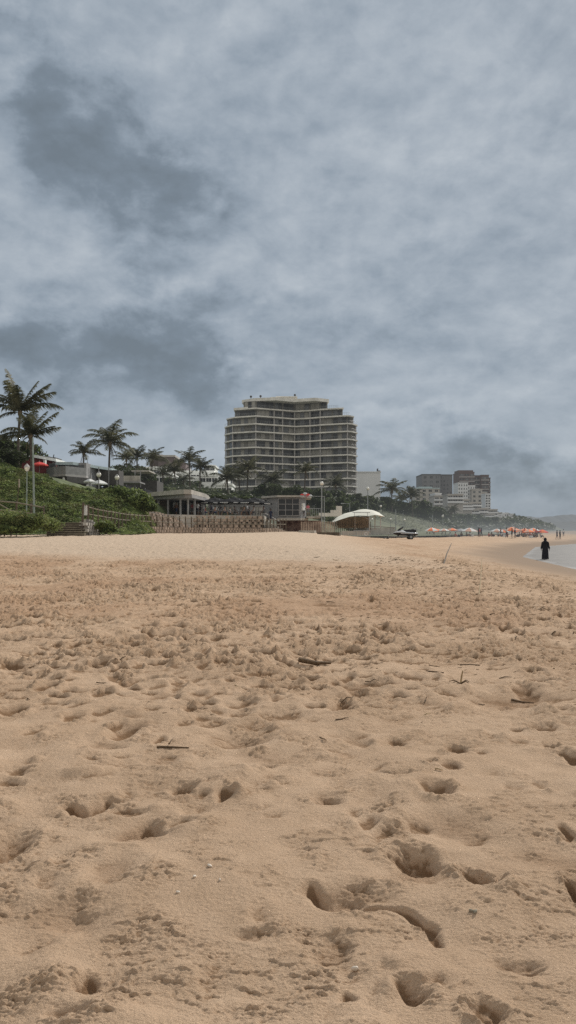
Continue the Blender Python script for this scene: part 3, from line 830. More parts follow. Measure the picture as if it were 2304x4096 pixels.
def shrub(px0, px1, pytop, pybot, Y, label, mats, n=2600, size=.11, name='beach_shrub', depth=2.2):
    x0, x1 = sx(px0, Y), sx(px1, Y); zb, zt = sz(pybot, Y), sz(pytop, Y)
    t = thing(name, label, 'shrub', ((x0 + x1) / 2, Y, zb - .1)); r = np.random.RandomState(int(px0) + 500)
    k = max(5, int((x1 - x0) * 6.0)); P = []
    for i in range(k):
        cx = x0 + (x1 - x0) * (i + r.rand()) / k; e = 1 - abs((cx - x0) / (x1 - x0) * 2 - 1) ** 3 * .65; cz = zb + (zt - zb) * e * (.15 + .65 * r.rand()); cy = Y + depth * (r.rand() - .3)
        q = r.normal(size=(n // k, 3)); q /= np.linalg.norm(q, axis=1)[:, None]; q *= ((zt - zb) * .32 * (.3 + .8 * r.rand(len(q))))[:, None]; q[:, 0] *= 1.6
        P.append(q + np.array((cx, cy, cz)))
        if i < 9: mb = MB(); mb.tube([(cx, cy, zb - .2), (cx + .05, cy, cz)], [.03, .01], 5); mb.build('stem', M['bark'], t)
    P = np.concatenate(P); P[:, 2] = np.maximum(P[:, 2], zb - .05)
    leaf_quads('foliage', P - np.array(t.location), size, mats, t, .3, int(px0) + 700)
    return t


shrub(-60, 188, 2040, 2128, 56, 'broad green shrub spilling onto the sand before the railing by the steps', [M['leaf'], M['leaf2'], M['leaf']], 14000, .08)
shrub(-20, 60, 2100, 2134, 54.5, 'low yellow-green creeper on the sand at the left edge', [M['foliage_yel'], M['leaf']], 900, .10, 'creeper_plant', 1)
shrub(375, 440, 2082, 2126, 60, 'yellow-green bush between the block wall and the timber fence', [M['foliage_yel'], M['leaf']], 1800, .10)
shrub(415, 460, 2095, 2126, 60.5, 'darker green bush beside the yellow-green one', [M['leaf'], M['leaf3']], 1100, .10)
shrub(410, 580, 1945, 2010, 77, 'rounded bright green bush on the bank crest before the dark parasols', [M['leaf'], M['leaf3'], M['leaf']], 5200, .15, 'beach_shrub', 3)
shrub(520, 600, 1985, 2040, 76, 'dark green bush at the right end of the bank', [M['leaf'], M['leaf3']], 2600, .14)
shrub(930, 1050, 1985, 2008, 118, 'flat hedge on top of the umbrella terrace back wall', [M['leaf3'], M['tree2']], 1500, .2, 'hedge')
shrub(815, 900, 1980, 2005, 112, 'dark hedge right of the pavilion roof', [M['leaf3'], M['tree2']], 1500, .2, 'hedge')

# coastal scrub on the lower slopes further along
n = 60000
yy_ = 132 * (1100 / 132) ** rs3.rand(n); dd = rs3.rand(n) ** 1.2
xx_ = foot(yy_) - dd * (26 + yy_ * .14)
pxs = CX + xx_ * F / yy_
hz_ = np.array([float(hill(a, b)) for a, b in zip(xx_, yy_)])
keep = ~((pxs > 1500 + 0) & (yy_ < 262) & (yy_ > 175) & (perlin(xx_ * .1, yy_ * .1, 48) < .35))
keep &= (yy_ > 262) | (pxs < 1470)
keep &= ~((yy_ > 175) & (yy_ < 262) & (rs3.rand(n) < 1.1))
P = np.stack([xx_, yy_, hz_ + rs3.rand(n) * (.5 + yy_ * .006) * (perlin(xx_ * .08, yy_ * .04, 49) + .8)], -1)[keep]
scrub = leaf_quads('coastal_scrub', P, .25 + P[:, 1] * .0017, [M['scrub'], M['tree2'], M['scrub']], None, 1.3, 4, 'stuff')
tag(scrub, 'low coastal scrub covering the hazy slopes behind the bathers', 'scrub', kind='stuff')
n = 14000
yy_ = 170 + 95 * rs3.rand(n); xx_ = foot(yy_) - 34 * rs3.rand(n)
hz_ = np.array([float(hill(a, b)) for a, b in zip(xx_, yy_)])
gr = leaf_quads('slope_grass', np.stack([xx_, yy_, hz_ + .25], -1), .22, [M['grassy']], None, 7.0, 8, 'stuff', .4)
tag(gr, 'smooth green grass slope behind the white canopy', 'grass', kind='stuff')
# ------------------------------------------------------------------ the round apartment tower
def curved_tower():
    Yd = 300.0
    def zx(v): return (860 + .4141 * (715 + (v - 715) * 1.035 + 10) - CX) * Yd / F
    fr = np.array([(78, 12), (105, 8.5), (170, 4.2), (395, 0), (565, 3.6), (760, 8), (905, 6), (1000, 3.5), (1250, -1), (1300, .5), (1357, 5)], float)
    def front(v, extra=0.0): return Yd + float(np.interp(v, fr[:, 0], fr[:, 1])) + extra
    ground_z = 10.5
    t = thing('apartment_tower', 'large cream tower with curved balcony floors stepping in at the top', 'apartment block', (0, Yd + 12, ground_z))
    def outline(v0, v1, ex, back=22.0):
        vs = [v0] + [v for v in fr[:, 0] if v0 < v < v1] + [v1]
        return [(zx(v), front(v, ex)) for v in vs] + [(zx(v1) - 2, Yd + back), (zx(v0) + 2, Yd + back)]
    def slab_z(k): return 41.6 - 2.93 * k          # top of the slab that is the floor of storey k
    ext = {-2: (270, 1075), -1: (185, 1215), 0: (105, 1320)}
    slab_ext = {-2: (318, 1172), -1: (183, 1282)}
    R.seed(5)
    cols_all = [95, 170, 395, 565, 645, 760, 905, 1000, 1115, 1250, 1338]
    for k in range(-2, 10):
        zf = slab_z(k); v0, v1 = ext.get(k, (92, 1343)); s0, s1 = slab_ext.get(k, (78, 1357))
        ztop = slab_z(k - 1) - .56
        if k == -2: ztop = zf + 2.75
        mb = MB(); mb.prism(outline(s0, s1, 0), zf - .47, zf); sl = mb.build('balcony_slab', M['slab'], t)
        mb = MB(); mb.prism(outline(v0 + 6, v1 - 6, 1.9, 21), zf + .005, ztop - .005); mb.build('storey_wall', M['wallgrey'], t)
        bays = [v for v in cols_all if v0 - 4 < v < v1 + 4]
        if not bays or bays[0] - v0 > 25: bays = [v0 + 8] + bays
        if v1 - bays[-1] > 25: bays = bays + [v1 - 8]
        for a, b in zip(bays[:-1], bays[1:]):
            m_ = 8; xa, xb = zx(a + m_), zx(b - m_); ya, yb = front(a + m_, 1.84), front(b - m_, 1.84)
            style = R.random()
            nn = max(2, int((xb - xa) / 1.35)); mb = MB()
            for i in range(nn):
                f0, f1 = i / nn, (i + 1) / nn
                p0 = (xa + (xb - xa) * f0, ya + (yb - ya) * f0); p1 = (xa + (xb - xa) * f1, ya + (yb - ya) * f1)
                mi = R.choice([0, 0, 0, 1, 1, 2]) if style > .3 else R.choice([2, 2, 1, 2, 4])
                if style > .85: mi = R.choice([0, 1, 0])
                z0, z1 = zf + .15, ztop - .18
                mb.poly([(p0[0], p0[1], z0), (p1[0], p1[1], z0), (p1[0], p1[1], z1), (p0[0], p0[1], z1)], mi)
                mb.box((p0[0], p0[1] - .06, (z0 + z1) / 2), (.09, .08, z1 - z0), 0, 3)
            ang = math.atan2(yb - ya, xb - xa); ln = math.hypot(xb - xa, yb - ya)
            mb.box(((xa + xb) / 2, (ya + yb) / 2 - .07, ztop - .14), (ln, .08, .1), ang, 3)
            mb.box(((xa + xb) / 2, (ya + yb) / 2 - .07, zf + .12), (ln, .08, .1), ang, 3)
            mb.build('window', [M['glass'], M['glass2'], M['curtain'], M['tframe'], M['wallgrey']], t)
        # railing of this storey
        mb = MB(); vs = [s0 + 4] + [v for v in np.arange(s0 + 20, s1 - 10, 17)] + [s1 - 4]
        pts = [(zx(v), front(v, .16)) for v in vs]
        for (xa, ya), (xb, yb) in zip(pts[:-1], pts[1:]):
            mb.tube([(xa, ya, zf + .95), (xb, yb, zf + .95)], .035, 4); mb.tube([(xa, ya, zf + .5), (xb, yb, zf + .5)], .018, 4)
            mb.tube([(xa, ya, zf), (xa, ya, zf + .95)], .025, 4)
        mb.build('balcony_railing', M['rail'], t)
        # loose balcony furniture, awnings and blinds
        if k >= 0 and k % 2 == 0:
            v = R.choice([300, 480, 700, 850, 1100, 1180]); mb = MB()
            mb.box((zx(v), front(v, 1.2), zf + .4), (1.6, .6, .7)); mb.box((zx(v) + 1.4, front(v, 1.2), zf + .3), (.6, .6, .5)); mb.build('balcony_furniture', M['charcoal'], t)
    # bottom slab, plinth
    zf = slab_z(10); mb = MB(); mb.prism(outline(85, 1357, 0), zf - .56, zf); mb.build('balcony_slab', M['slab'], t)
    mb = MB(); mb.prism(outline(110, 1330, 2.2, 21), ground_z - 3, zf - .57); mb.build('plinth', M['wallgrey'], t)
    # columns
    for v in (92, 170, 395, 565, 645, 760, 905, 1000, 1250, 1338):
        top = slab_z(0) if v in (92, 170, 1250, 1338) else slab_z(-1)
        if 395 <= v <= 1000 and v not in (395,): top = slab_z(-2)
        mb = MB(); mb.span(zx(v) - .19, zx(v) + .19, front(v, .45), front(v, .9), ground_z - 2, top - .57); mb.build('column', M['t_band'], t)
    # roof fascia
    rp = [(255, 7), (375, 2.5), (585, .5), (755, 4.5), (955, 1.5), (1085, 5)]
    zr = slab_z(-2) + 2.76
    mb = MB(); mb.prism([(zx(v), Yd + d) for v, d in rp] + [(zx(1085) - 1, Yd + 22), (zx(255) + 1, Yd + 22)], zr, zr + 1.15); mb.build('roof_fascia', M['slab'], t)
    for (a, b, k) in ((181, 318, -1), (1172, 1216, -1), (103, 186, 0), (1275, 1318, 0)):
        z_ = slab_z(k - 1) - .40; mb = MB(); mb.prism([(zx(a), front(a, .6)), (zx(b), front(b, .6)), (zx(b), Yd + 20), (zx(a), Yd + 20)], z_, z_ + .9 if a == 181 else z_ + .45); mb.build('terrace_roof', M['slab'], t)
    mb = MB(); mb.span(zx(530), zx(785), Yd + 8, Yd + 16, zr + 1.15, zr + 2.5); mb.span(zx(580), zx(785), Yd + 7.6, Yd + 8, zr + 2.3, zr + 2.7); mb.build('plant_room', M['slab'], t)
    for v, d in ((345, 4.5), (437, 3.5), (762, 9)):
        mb = MB(); b = zr + (1.15 if v < 700 else 2.5); mb.lathe([(.12, 0), (.12, .5), (.42, .6), (.42, 1.1), (.2, 1.3)], 8, (zx(v), Yd + d, b)); mb.build('roof_vent', M['charcoal'], t)
    for (a, dy, zz) in ((760, 2.5, slab_z(-2)), ):
        pass
    return t


curved_tower()


# ------------------------------------------------------------------ generic far building: body, slabs, single windows
def block(name, label, cat, boxes, Y, floors, bays, wall, win=('glass', 'glass2'), slab=None, depth=14, wfrac=(.6, .55), group=None, roof=None, side=None):
    """boxes: photo rectangles (x0,x1,ytop,ybot) with a step in depth; every window a part"""
    cx = sum((b[0] + b[1]) / 2 for b in boxes) / len(boxes); zb = min(sz(b[3], Y) for b in boxes)
    t = thing(name, label, cat, (sx(cx, Y), Y + depth / 2, zb), 0, group)
    for i, b in enumerate(boxes):
        x0, x1, z1, z0 = sx(b[0], Y), sx(b[1], Y), sz(b[2], Y), sz(b[3], Y); yf = Y + (b[4] if len(b) > 4 else 0)
        w = b[5] if len(b) > 5 else wall
        mb = MB(); mb.span(x0, x1, yf, yf + depth, z0 - 6, z1); mb.build('wall', M[w], t)
        mb = MB(); mb.span(x0 - .25, x1 + .25, yf - .3, yf + depth, z1, z1 + max(.5, Y * .0012)); mb.build('roof_edge', M[roof or w], t)
        nf = b[6] if len(b) > 6 else floors; nb = b[7] if len(b) > 7 else bays
        if nf * nb:
            fh = (z1 - z0) / nf; bw = (x1 - x0) / nb
            for f in range(nf):
                for k in range(nb):
                    xc = x0 + bw * (k + .5); zc = z0 + fh * (f + .5); hw, hh = bw * wfrac[0] / 2, fh * wfrac[1] / 2
                    mb = MB(); mb.span(xc - hw, xc + hw, yf - .05, yf + .3, zc - hh, zc + hh, 0); mb.span(xc - hw * .06, xc + hw * .06, yf - .09, yf - .051, zc - hh, zc + hh, 1)
                    mb.build('window', [M[R.choice(win)], M['frame']], t)
                if slab:
                    mb = MB(); mb.span(x0 - .3, x1 + .3, yf - 1.2, yf - .06, z0 + fh * f - .25, z0 + fh * f + .25 + (.5 if slab != 'slab' else 0)); mb.build('balcony', M[slab], t)
    return t


# hotel and flats on the right horizon
block('hotel_tower', 'flat-topped grey hotel slab left of the brown tower on the horizon', 'hotel', [(1688, 1762, 1900, 2010, 0, 't_grey', 6, 3), (1762, 1814, 1900, 2010, 6, 't_grey2', 7, 4)], 880, 6, 4, 't_grey', wfrac=(.42, .5), depth=40, roof='charcoal')
bt = block('brown_tower', 'tall brick-brown tower with a raised top on the horizon', 'apartment block', [(1842, 1902, 1890, 2030, 6, 't_brown', 8, 3), (1902, 1928, 1902, 2040, 12, 't_brown', 8, 1), (1928, 1958, 1902, 2050, 3, 't_brown', 8, 1), (1958, 1970, 1912, 2050, 10, 't_brown', 8, 1)], 950, 8, 3, 't_brown', wfrac=(.8, .42), depth=36, slab='t_band')
mb = MB(); mb.span(sx(1842, 950), sx(1902, 950), 962, 985, sz(1889, 950), sz(1878, 950)); mb.build('plant_room', M['t_brown'], bt)
block('cream_flats', 'cream stepped block with a teal roof edge before the grey hotel', 'apartment block', [(1660, 1758, 1955, 2020, 0, 't_cream', 4, 4), (1680, 1730, 1950, 1956, 3, 't_grey', 0, 0)], 640, 4, 4, 't_cream', wfrac=(.5, .5), roof='teal', depth=20)
block('cream_flats', 'lower pale block below the grey hotel with flat white roofs', 'apartment block', [(1737, 1800, 1985, 2050, 0, 't_cream', 4, 3), (1745, 1770, 1975, 1986, 4, 't_white', 0, 0)], 560, 4, 3, 't_cream', wfrac=(.7, .4), depth=20, slab='t_white')
block('white_flats', 'bright white flats with a rounded gable in front of the brown tower', 'apartment block', [(1832, 1872, 1934, 2020, 0, 't_white', 6, 4), (1872, 1902, 1945, 2020, 2, 't_white', 6, 3), (1883, 1925, 1960, 2030, -4, 't_cream', 4, 2), (1920, 1945, 1972, 2035, -3, 't_cream', 4, 1)], 760, 5, 2, 't_white', wfrac=(.4, .45), depth=22)
block('white_flats', 'narrow white flats with dark windows at the right end of the hillside', 'apartment block', [(1942, 1962, 1978, 2040, 0, 't_white', 6, 2)], 720, 5, 2, 't_white', wfrac=(.6, .6), depth=16)
tiers = [(1700, 1752, 2000, 2026, -70), (1752, 1800, 2028, 2048, -60), (1862, 1900, 1996, 2014, 40), (1990, 2020, 2052, 2068, 10), (1790, 1850, 2010, 2032, 6), (1800, 1860, 2030, 2050, 0), (1840, 1880, 2000, 2025, 3), (1850, 1905, 2042, 2066, -8), (1880, 1925, 2012, 2036, 0), (1905, 1945, 2036, 2064, -4), (1945, 1990, 2040, 2064, 0), (1925, 1960, 2060, 2078, -12)]
labs = ['pale terraced flats low among the trees under the cream block', 'pale terraced flats beside the far palm trunk', 'white terraced flats tucked between the gable and the narrow block', 'last white terraced flats at the right end of the row', 'white terraced flats highest beside the palm', 'white terraced flats directly below the highest terrace', 'white terraced flats under the rounded gable', 'lowest long white terrace with an open balcony', 'white terraced flats under the cream steps',
        'white terraced flats with two balcony levels near the narrow block', 'stepped white flats just below the narrow block', 'small white terrace low in the scrub']
for b, l in zip(tiers, labs):
    block('terraced_flats', l, 'apartment block', [b[:5]], 560 + b[4], 2, 3, 't_cream', wfrac=(.85, .5), slab='t_white', depth=14)
R.seed(3)
for i, (px, py, w) in enumerate(((1990, 2062, 20), (2008, 2068, 18), (2022, 2060, 24), (2036, 2072, 18), (2012, 2080, 22), (2030, 2084, 14), (1978, 2074, 18), (1965, 2052, 16), (2046, 2064, 14), (1995, 2085, 16))):
    Yh = 720 + 9 * i
    block('hillside_house', 'tiny white house in the cluster stepping down to the far point', 'house', [(px - w / 2, px + w / 2, py - 6, py + 7)], Yh, 1, 3, R.choice(['t_white', 't_cream']), wfrac=(.6, .45), depth=10, group='tiny white houses on the far point', roof='t_white')
block('hillside_house', 'single pale house low on the far shore beyond the small houses', 'house', [(2086, 2110, 2084, 2092)], 900, 1, 3, 't_cream', depth=10, roof='t_white')
block('beach_building', 'long low pale building at the far end of the beach', 'building', [(2066, 2100, 2104, 2111)], 700, 1, 4, 't_cream', depth=8, roof='t_white')
block('white_block', 'plain windowless white block right behind the round tower', 'building', [(1425, 1522, 1890, 2040, 0, 't_white', 0, 0)], 380, 0, 0, 't_white', depth=30)
# roof aerial of that block
t = thing('roof_aerial', 'thin aerial standing on the plain white block', 'aerial', (sx(1512, 385), 385, sz(1889, 385)))
mb = MB(); mb.tube([tuple(at(1512, 1889, 385)), tuple(at(1512, 1872, 385))], .12, 5); mb.build('mast', M['charcoal'], t)
mb = MB(); mb.box(tuple(at(1516, 1886, 385)), (1.2, .5, .9)); mb.box(tuple(at(1509, 1880, 385)), (.5, .5, 1.2)); mb.build('antenna_box', M['charcoal'], t)

# ------------------------------------------------------------------ houses on the left hillside
block('hillside_block', 'mauve brown block with a pale flat roof behind the palms', 'building', [(598, 648, 1826, 1880, 0, 'mauve', 1, 0), (640, 704, 1832, 1850, -3, 'mauve', 1, 0)], 215, 1, 0, 'mauve', depth=16, roof='t_cream')
t = thing('gable_house', 'small dark gabled roof between the mauve block and the highest pavilion palm', 'house', tuple(at(722, 1860, 205)))
mb = MB(); a, b, c = at(700, 1848, 205), at(724, 1832, 205), at(748, 1848, 205)
mb.poly([tuple(a), tuple(c), tuple(b)]); mb.poly([tuple(a), tuple(b), (b.x, 215, b.z), (a.x, 215, a.z)]); mb.poly([tuple(b), tuple(c), (c.x, 215, c.z), (b.x, 215, b.z)]); mb.build('roof', M['charcoal'], t)
mb = MB(); mb.span(sx(706, 205), sx(742, 205), 205.3, 214, sz(1890, 205), sz(1849, 205)); mb.build('wall', M['mauve'], t)
terr = [('white terraced house with a glazed front under the gabled roof', [(640, 735, 1868, 1900, 4, 'white', 1, 4), (690, 770, 1895, 1935, 0, 'white', 1, 4)], 205),
        ('long white terrace house stepping down behind the pavilion palms', [(735, 850, 1888, 1925, 2, 'white', 1, 5), (760, 875, 1918, 1955, -4, 'white', 1, 5), (800, 905, 1950, 1980, -8, 'white', 1, 4)], 200),
        ('small boxy white house with a dark upper storey near the round tower', [(815, 846, 1866, 1890, 0, 'charcoal', 1, 2), (842, 862, 1870, 1892, -2, 'white', 1, 1)], 225),
        ('low white house against the left side of the round tower', [(800, 870, 1905, 1935, 0, 'white', 1, 3), (850, 905, 1898, 1910, 4, 'white', 0, 0), (870, 930, 1945, 1985, -3, 'white', 1, 3)], 190),
        ('white villa half hidden by the leafy trees and short palms', [(560, 640, 1875, 1905, 0, 'white', 1, 3), (600, 700, 1905, 1950, -5, 'white', 1, 4)], 195)]
for lab, bx_, Yv in terr:
    block('terraced_house', lab, 'house', bx_, Yv, 1, 4, 'white', wfrac=(.85, .5), depth=10, roof='white')

# red building
Yr = 96
t = thing('red_house', 'dark red house with a long white roof edge above the bank', 'house', tuple(at(150, 1890, Yr)))
mb = MB(); p = [at(60, 1808, Yr - 1), at(222, 1841, Yr + 3)]
mb.poly([(p[0].x, p[0].y, p[0].z - 5), (p[1].x, p[1].y, p[1].z - 4), (p[1].x, p[1].y, p[1].z - .2), (p[0].x, p[0].y, p[0].z - .2)])
mb.poly([(p[1].x, p[1].y, p[1].z - 4), (p[1].x + 1, p[1].y + 9, p[1].z - 4), (p[1].x + 1, p[1].y + 9, p[1].z - .2), (p[1].x, p[1].y, p[1].z - .2)]); mb.build('wall', M['darkred'], t)
mb = MB(); a, b = p
for d0, d1, z0, z1 in ((-.8, 8, -.22, .12),):
    i = [(a.x - .3, a.y + d0, a.z + z0), (b.x + .3, b.y + d0, b.z + z0), (b.x + .3, b.y + d1, b.z + z0), (a.x - .3, a.y + d1, a.z + z0)]
    j = [(x, y, z + z1 - z0) for x, y, z in i]
    mb.poly(i[::-1]); mb.poly(j); [mb.poly([i[k], i[(k + 1) % 4], j[(k + 1) % 4], j[k]]) for k in range(4)]
mb.build('roof', M['white'], t)
mb = MB(); mb.span(sx(167, Yr), sx(175, Yr), Yr + .6, Yr + 1.1, sz(1862, Yr), sz(1838, Yr)); mb.build('chimney_pipe', M['white'], t)
mb = MB(); mb.span(sx(215, Yr + 3), sx(222, Yr + 3), Yr + 2.4, Yr + 2.9, sz(1862, Yr), sz(1843, Yr)); mb.build('window', M['frame'], t)
mb = MB(); mb.span(sx(182, Yr), sx(206, Yr), Yr + 1.4, Yr + 1.9, sz(1872, Yr), sz(1850, Yr)); mb.build('window', M['glass2'], t)
mb = MB(); [mb.span(sx(x, Yr), sx(x + 26, Yr), Yr + 3, Yr + 6, sz(y + 14, Yr), sz(y, Yr)) for x, y in ((140, 1816), (165, 1820))]; mb.tube([at(212, 1835, Yr + 4), at(216, 1818, Yr + 4)], .06, 5); mb.build('roof_equipment', M['charcoal'], t)


def parasol(name, label, top, r, h, fabric, n=8, group=None, pole='rail', flat=.30, second=None, valance=.12, mark=False):
    t = thing(name, label, 'umbrella', (top[0], top[1], top[2] - h), 0, group); local(t)
    mb = MB(); mb.tube([(0, 0, 0), (0, 0, h)], .025, 6); mb.build('pole', M[pole], t)
    mb = MB(); ring = [(r * math.cos(2 * math.pi * k / n + .2), r * math.sin(2 * math.pi * k / n + .2)) for k in range(n)]
    zt = h - .03; zr = h - r * flat
    for k in range(n):
        a, b = ring[k], ring[(k + 1) % n]; mi = k % 2 if second else 0
        am, bm = (a[0] * .5, a[1] * .5, zt - (zt - zr) * .38), (b[0] * .5, b[1] * .5, zt - (zt - zr) * .38)
        mb.poly([am, bm, (0, 0, zt)], mi); mb.poly([(a[0], a[1], zr), (b[0], b[1], zr), bm, am], mi)
        if valance: mb.poly([(a[0], a[1], zr - valance), (b[0], b[1], zr - valance), (b[0], b[1], zr), (a[0], a[1], zr)], mi)
    mb.build('canopy', [M[fabric], M[second or fabric]], t)
    mb = MB(); mb.lathe([(.03, h - .05), (.05, h), (.01, h + .12)], 6); mb.build('finial', M[pole], t)
    mb = MB()
    for k in range(n): mb.tube([(0, 0, zt - .12), (ring[k][0] * .97, ring[k][1] * .97, zr - .015)], .012, 3)
    mb.build('rib', M[pole], t)
    if mark:
        for k in range(n):
            a, b = ring[k], ring[(k + 1) % n]
            if (a[1] + b[1]) < -r * .6:
                mb = MB(); ca = Vector((a[0], a[1], 0)).lerp(Vector((b[0], b[1], 0)), .22); cb = Vector((a[0], a[1], 0)).lerp(Vector((b[0], b[1], 0)), .78)
                for u0, u1 in ((0, .16), (.2, .42), (.46, .62), (.66, .82), (.86, 1)):
                    p0, p1 = ca.lerp(cb, u0) * 1.012, ca.lerp(cb, u1) * 1.012
                    mb.poly([(p0.x, p0.y, zr - valance * .78), (p1.x, p1.y, zr - valance * .78), (p1.x, p1.y, zr - valance * .2), (p0.x, p0.y, zr - valance * .2)])
                mb.build('white_lettering', M['whitefab'], t)
    return t


c = at(158, 1846, 90); parasol('parasol', 'bright red parasol in front of the dark red house', c, .95, 2.3, 'red', 8, flat=.4)

# teal-roofed restaurant house
Yh = 97
t = thing('restaurant_house', 'slate grey house with a pale teal flat roof and a rounded lower deck', 'restaurant', tuple(at(320, 1950, Yh)))
mb = MB(); mb.span(sx(228, Yh), sx(345, Yh), Yh, Yh + 8, sz(1965, Yh), sz(1851, Yh)); mb.build('wall', M['slate'], t)
mb = MB()
a, b, c = at(222, 1849, Yh - .5), at(292, 1849, Yh - 1), at(446, 1873, Yh + 6)
for p0, p1 in ((a, b), (b, c)):
    i = [(p0.x, p0.y, p0.z - .3), (p1.x, p1.y, p1.z - .3), (p1.x, p1.y + 7, p1.z - .3), (p0.x, p0.y + 7, p0.z - .3)]; j = [(x, y, z + .34) for x, y, z in i]
    mb.poly(i[::-1]); mb.poly(j); [mb.poly([i[k], i[(k + 1) % 4], j[(k + 1) % 4], j[k]]) for k in range(4)]
mb.build('roof', M['teal'], t)
mb = MB(); mb.span(sx(346, Yh), sx(440, Yh), Yh + 5, Yh + 8, sz(1930, Yh), sz(1868, Yh)); mb.build('porch_wall', M['charcoal'], t)
for x in (362, 395, 435):
    mb = MB(); q = at(x, 1868, Yh + 1.0 + (x - 350) * .04); mb.tube([(q.x, q.y, sz(1945, Yh)), tuple(q)], .06, 6); mb.build('column', M['slate'], t)
for x0, x1, m in ((236, 270, 'charcoal'), (280, 336, 'slate')):
    mb = MB(); mb.span(sx(x0, Yh), sx(x1, Yh), Yh - .06, Yh + .2, sz(1896, Yh), sz(1860, Yh)); mb.build('window', M['glass2' if m == 'slate' else 'glass'], t)
deck = [at(185, 1905, Yh - .5), at(215, 1902, Yh - 3.2), at(262, 1899, Yh - 4.2), at(345, 1911, Yh - 1.0)]
dl = [(q.x, q.y) for q in deck] + [(deck[-1].x, Yh + .0), (deck[0].x, Yh + 0)]
zd = sz(1903, Yh - 3)
mb = MB(); mb.prism(dl, zd - .12, zd + .12); mb.build('deck_edge', M['t_band'], t)
mb = MB(); mb.prism([(x * .995, y + .15) for x, y in dl], zd - .85, zd - .121); mb.build('deck_base', M['charcoal'], t)
mb = MB()
for i in range(3):
    a, b = deck[i], deck[i + 1]; mb.poly([(a.x, a.y + .05, zd + .12), (b.x, b.y + .05, zd + .12), (b.x, b.y + .05, zd + 1.05), (a.x, a.y + .05, zd + 1.05)])
mb.build('deck_parapet', M['slate'], t)
mb = MB(); mb.span(sx(225, Yh), sx(340, Yh), Yh - 1.6, Yh - .01, sz(1965, Yh), zd - .86); mb.build('lower_wall', M['brown'], t)
for x0, x1 in ((291, 303), (308, 317)):
    mb = MB(); mb.span(sx(x0, Yh), sx(x1, Yh), Yh - 1.66, Yh - 1.5, sz(1949, Yh), sz(1933, Yh)); mb.build('window', M['whitefab'], t)
for x, y in ((202, 1914), (255, 1920)):
    q = at(x, y, Yh - 4.3 if x > 230 else Yh - 3.0)
    o = thing('round_sign', 'pale oval sign hanging ' + ('under the middle of the house deck' if x > 230 else 'at the left end of the house deck'), 'sign', tuple(q))
    mb = MB(); n_ = 18
    for f, m_, d in ((1.0, 0, 0), (.78, 1, -.03)):
        ring = [(q.x + .17 * f * math.cos(2 * math.pi * k / n_), q.y + d, q.z + (.36 if x > 230 else .2) * f * math.sin(2 * math.pi * k / n_)) for k in range(n_)]
        mb.poly(ring[::-1], m_)
    mb.build('board', [M['t_band'], M['whitefab']], o)

# white canvas awnings and the long balcony
for i, (x0, x1, yt, yb) in enumerate(((340, 378, 1914, 1938), (372, 424, 1918, 1942))):
    Yu = 92 + i
    c = at((x0 + x1) / 2, yt, Yu); parasol('square_parasol', ['white canvas parasol nearest the rounded deck', 'wider white canvas parasol beside the globe lamp'][i], c, (x1 - x0) * .62 * Yu / F, 2.3, 'whitefab', 4, flat=.5)
t = thing('long_balcony', 'long pale grey balcony parapet right of the teal-roofed house', 'balcony', tuple(at(465, 1930, 112)))
mb = MB(); mb.span(sx(372, 112), sx(560, 112), 112, 112.3, sz(1926, 112), sz(1903, 112)); mb.build('parapet', M['concrete'], t)
mb = MB(); mb.span(sx(372, 112), sx(560, 112), 111.8, 116, sz(1932, 112), sz(1926, 112) - .01); mb.build('floor_edge', M['slate'], t)
mb = MB(); mb.span(sx(390, 112), sx(600, 112), 118, 124, sz(1975, 112), sz(1912, 112)); mb.build('back_wall', M['charcoal'], t)
mb = MB(); mb.span(sx(520, 112), sx(592, 112), 113, 118, sz(1884, 112), sz(1879, 112)); mb.build('roof', M['concrete'], t)
for x in (415, 452, 490, 540, 562):
    mb = MB(); mb.tube([at(x, 1950, 112.6), at(x, 1882, 112.6)], .06, 6); mb.build('column', M['slate'], t)
for i, (x, y) in enumerate(((395, 1958), (432, 1948), (470, 1952), (505, 1948), (545, 1958), (580, 1962))):
    Yu = 100 + (i % 3) * 2.5; parasol('dark_parasol', 'dark square parasol in the row behind the bright green bank bush', at(x, y - 6, Yu), 1.55, 2.3, 'darkfab', 4, 'dark parasols behind the bank bush', flat=.36, mark=False)
for i, (px, pg, pb, Yl, lab) in enumerate(((395, 1899, 1962, 82, 'globe lamp on a grey post beside the white canvas parasols'), (468, 1910, 1950, 84, 'small lantern lamp on a short post over the bank bush'))):
    q = at(px, pg, Yl); gz = ground(q.x, Yl); t = thing('street_lamp', lab, 'street lamp', (q.x, Yl, gz))
    mb = MB(); mb.tube([(q.x, Yl, gz), (q.x, Yl, q.z - .2)], .05, 7); mb.build('post', M['slate'], t)
    mb = MB(); mb.lathe([(.06, -.25), (.17, -.2), (.26, 0), (.2, .16), (.04, .24)], 12, tuple(q)); mb.build('lamp_globe', M['lamp'], t, True)
    mb = MB(); mb.lathe([(.03, .22), (.2, .2), (.05, .33)], 10, tuple(q)); mb.build('lamp_cap', M['slate'], t)

# ------------------------------------------------------------------ terrace, pavilion, walls
Zt = sz(2062, 92)
pod = MB(); pod.prism([(sx(596, 82), 82.5), (sx(775, 88), 88.5), (sx(1058, 93.5), 93.6), (sx(1058, 93.5), 126), (-20, 126), (-20, 86)], 1.0, Zt)
tag(pod.build('terrace', M['concrete']), 'raised concrete promenade terrace behind the block walls', 'terrace', kind='structure')


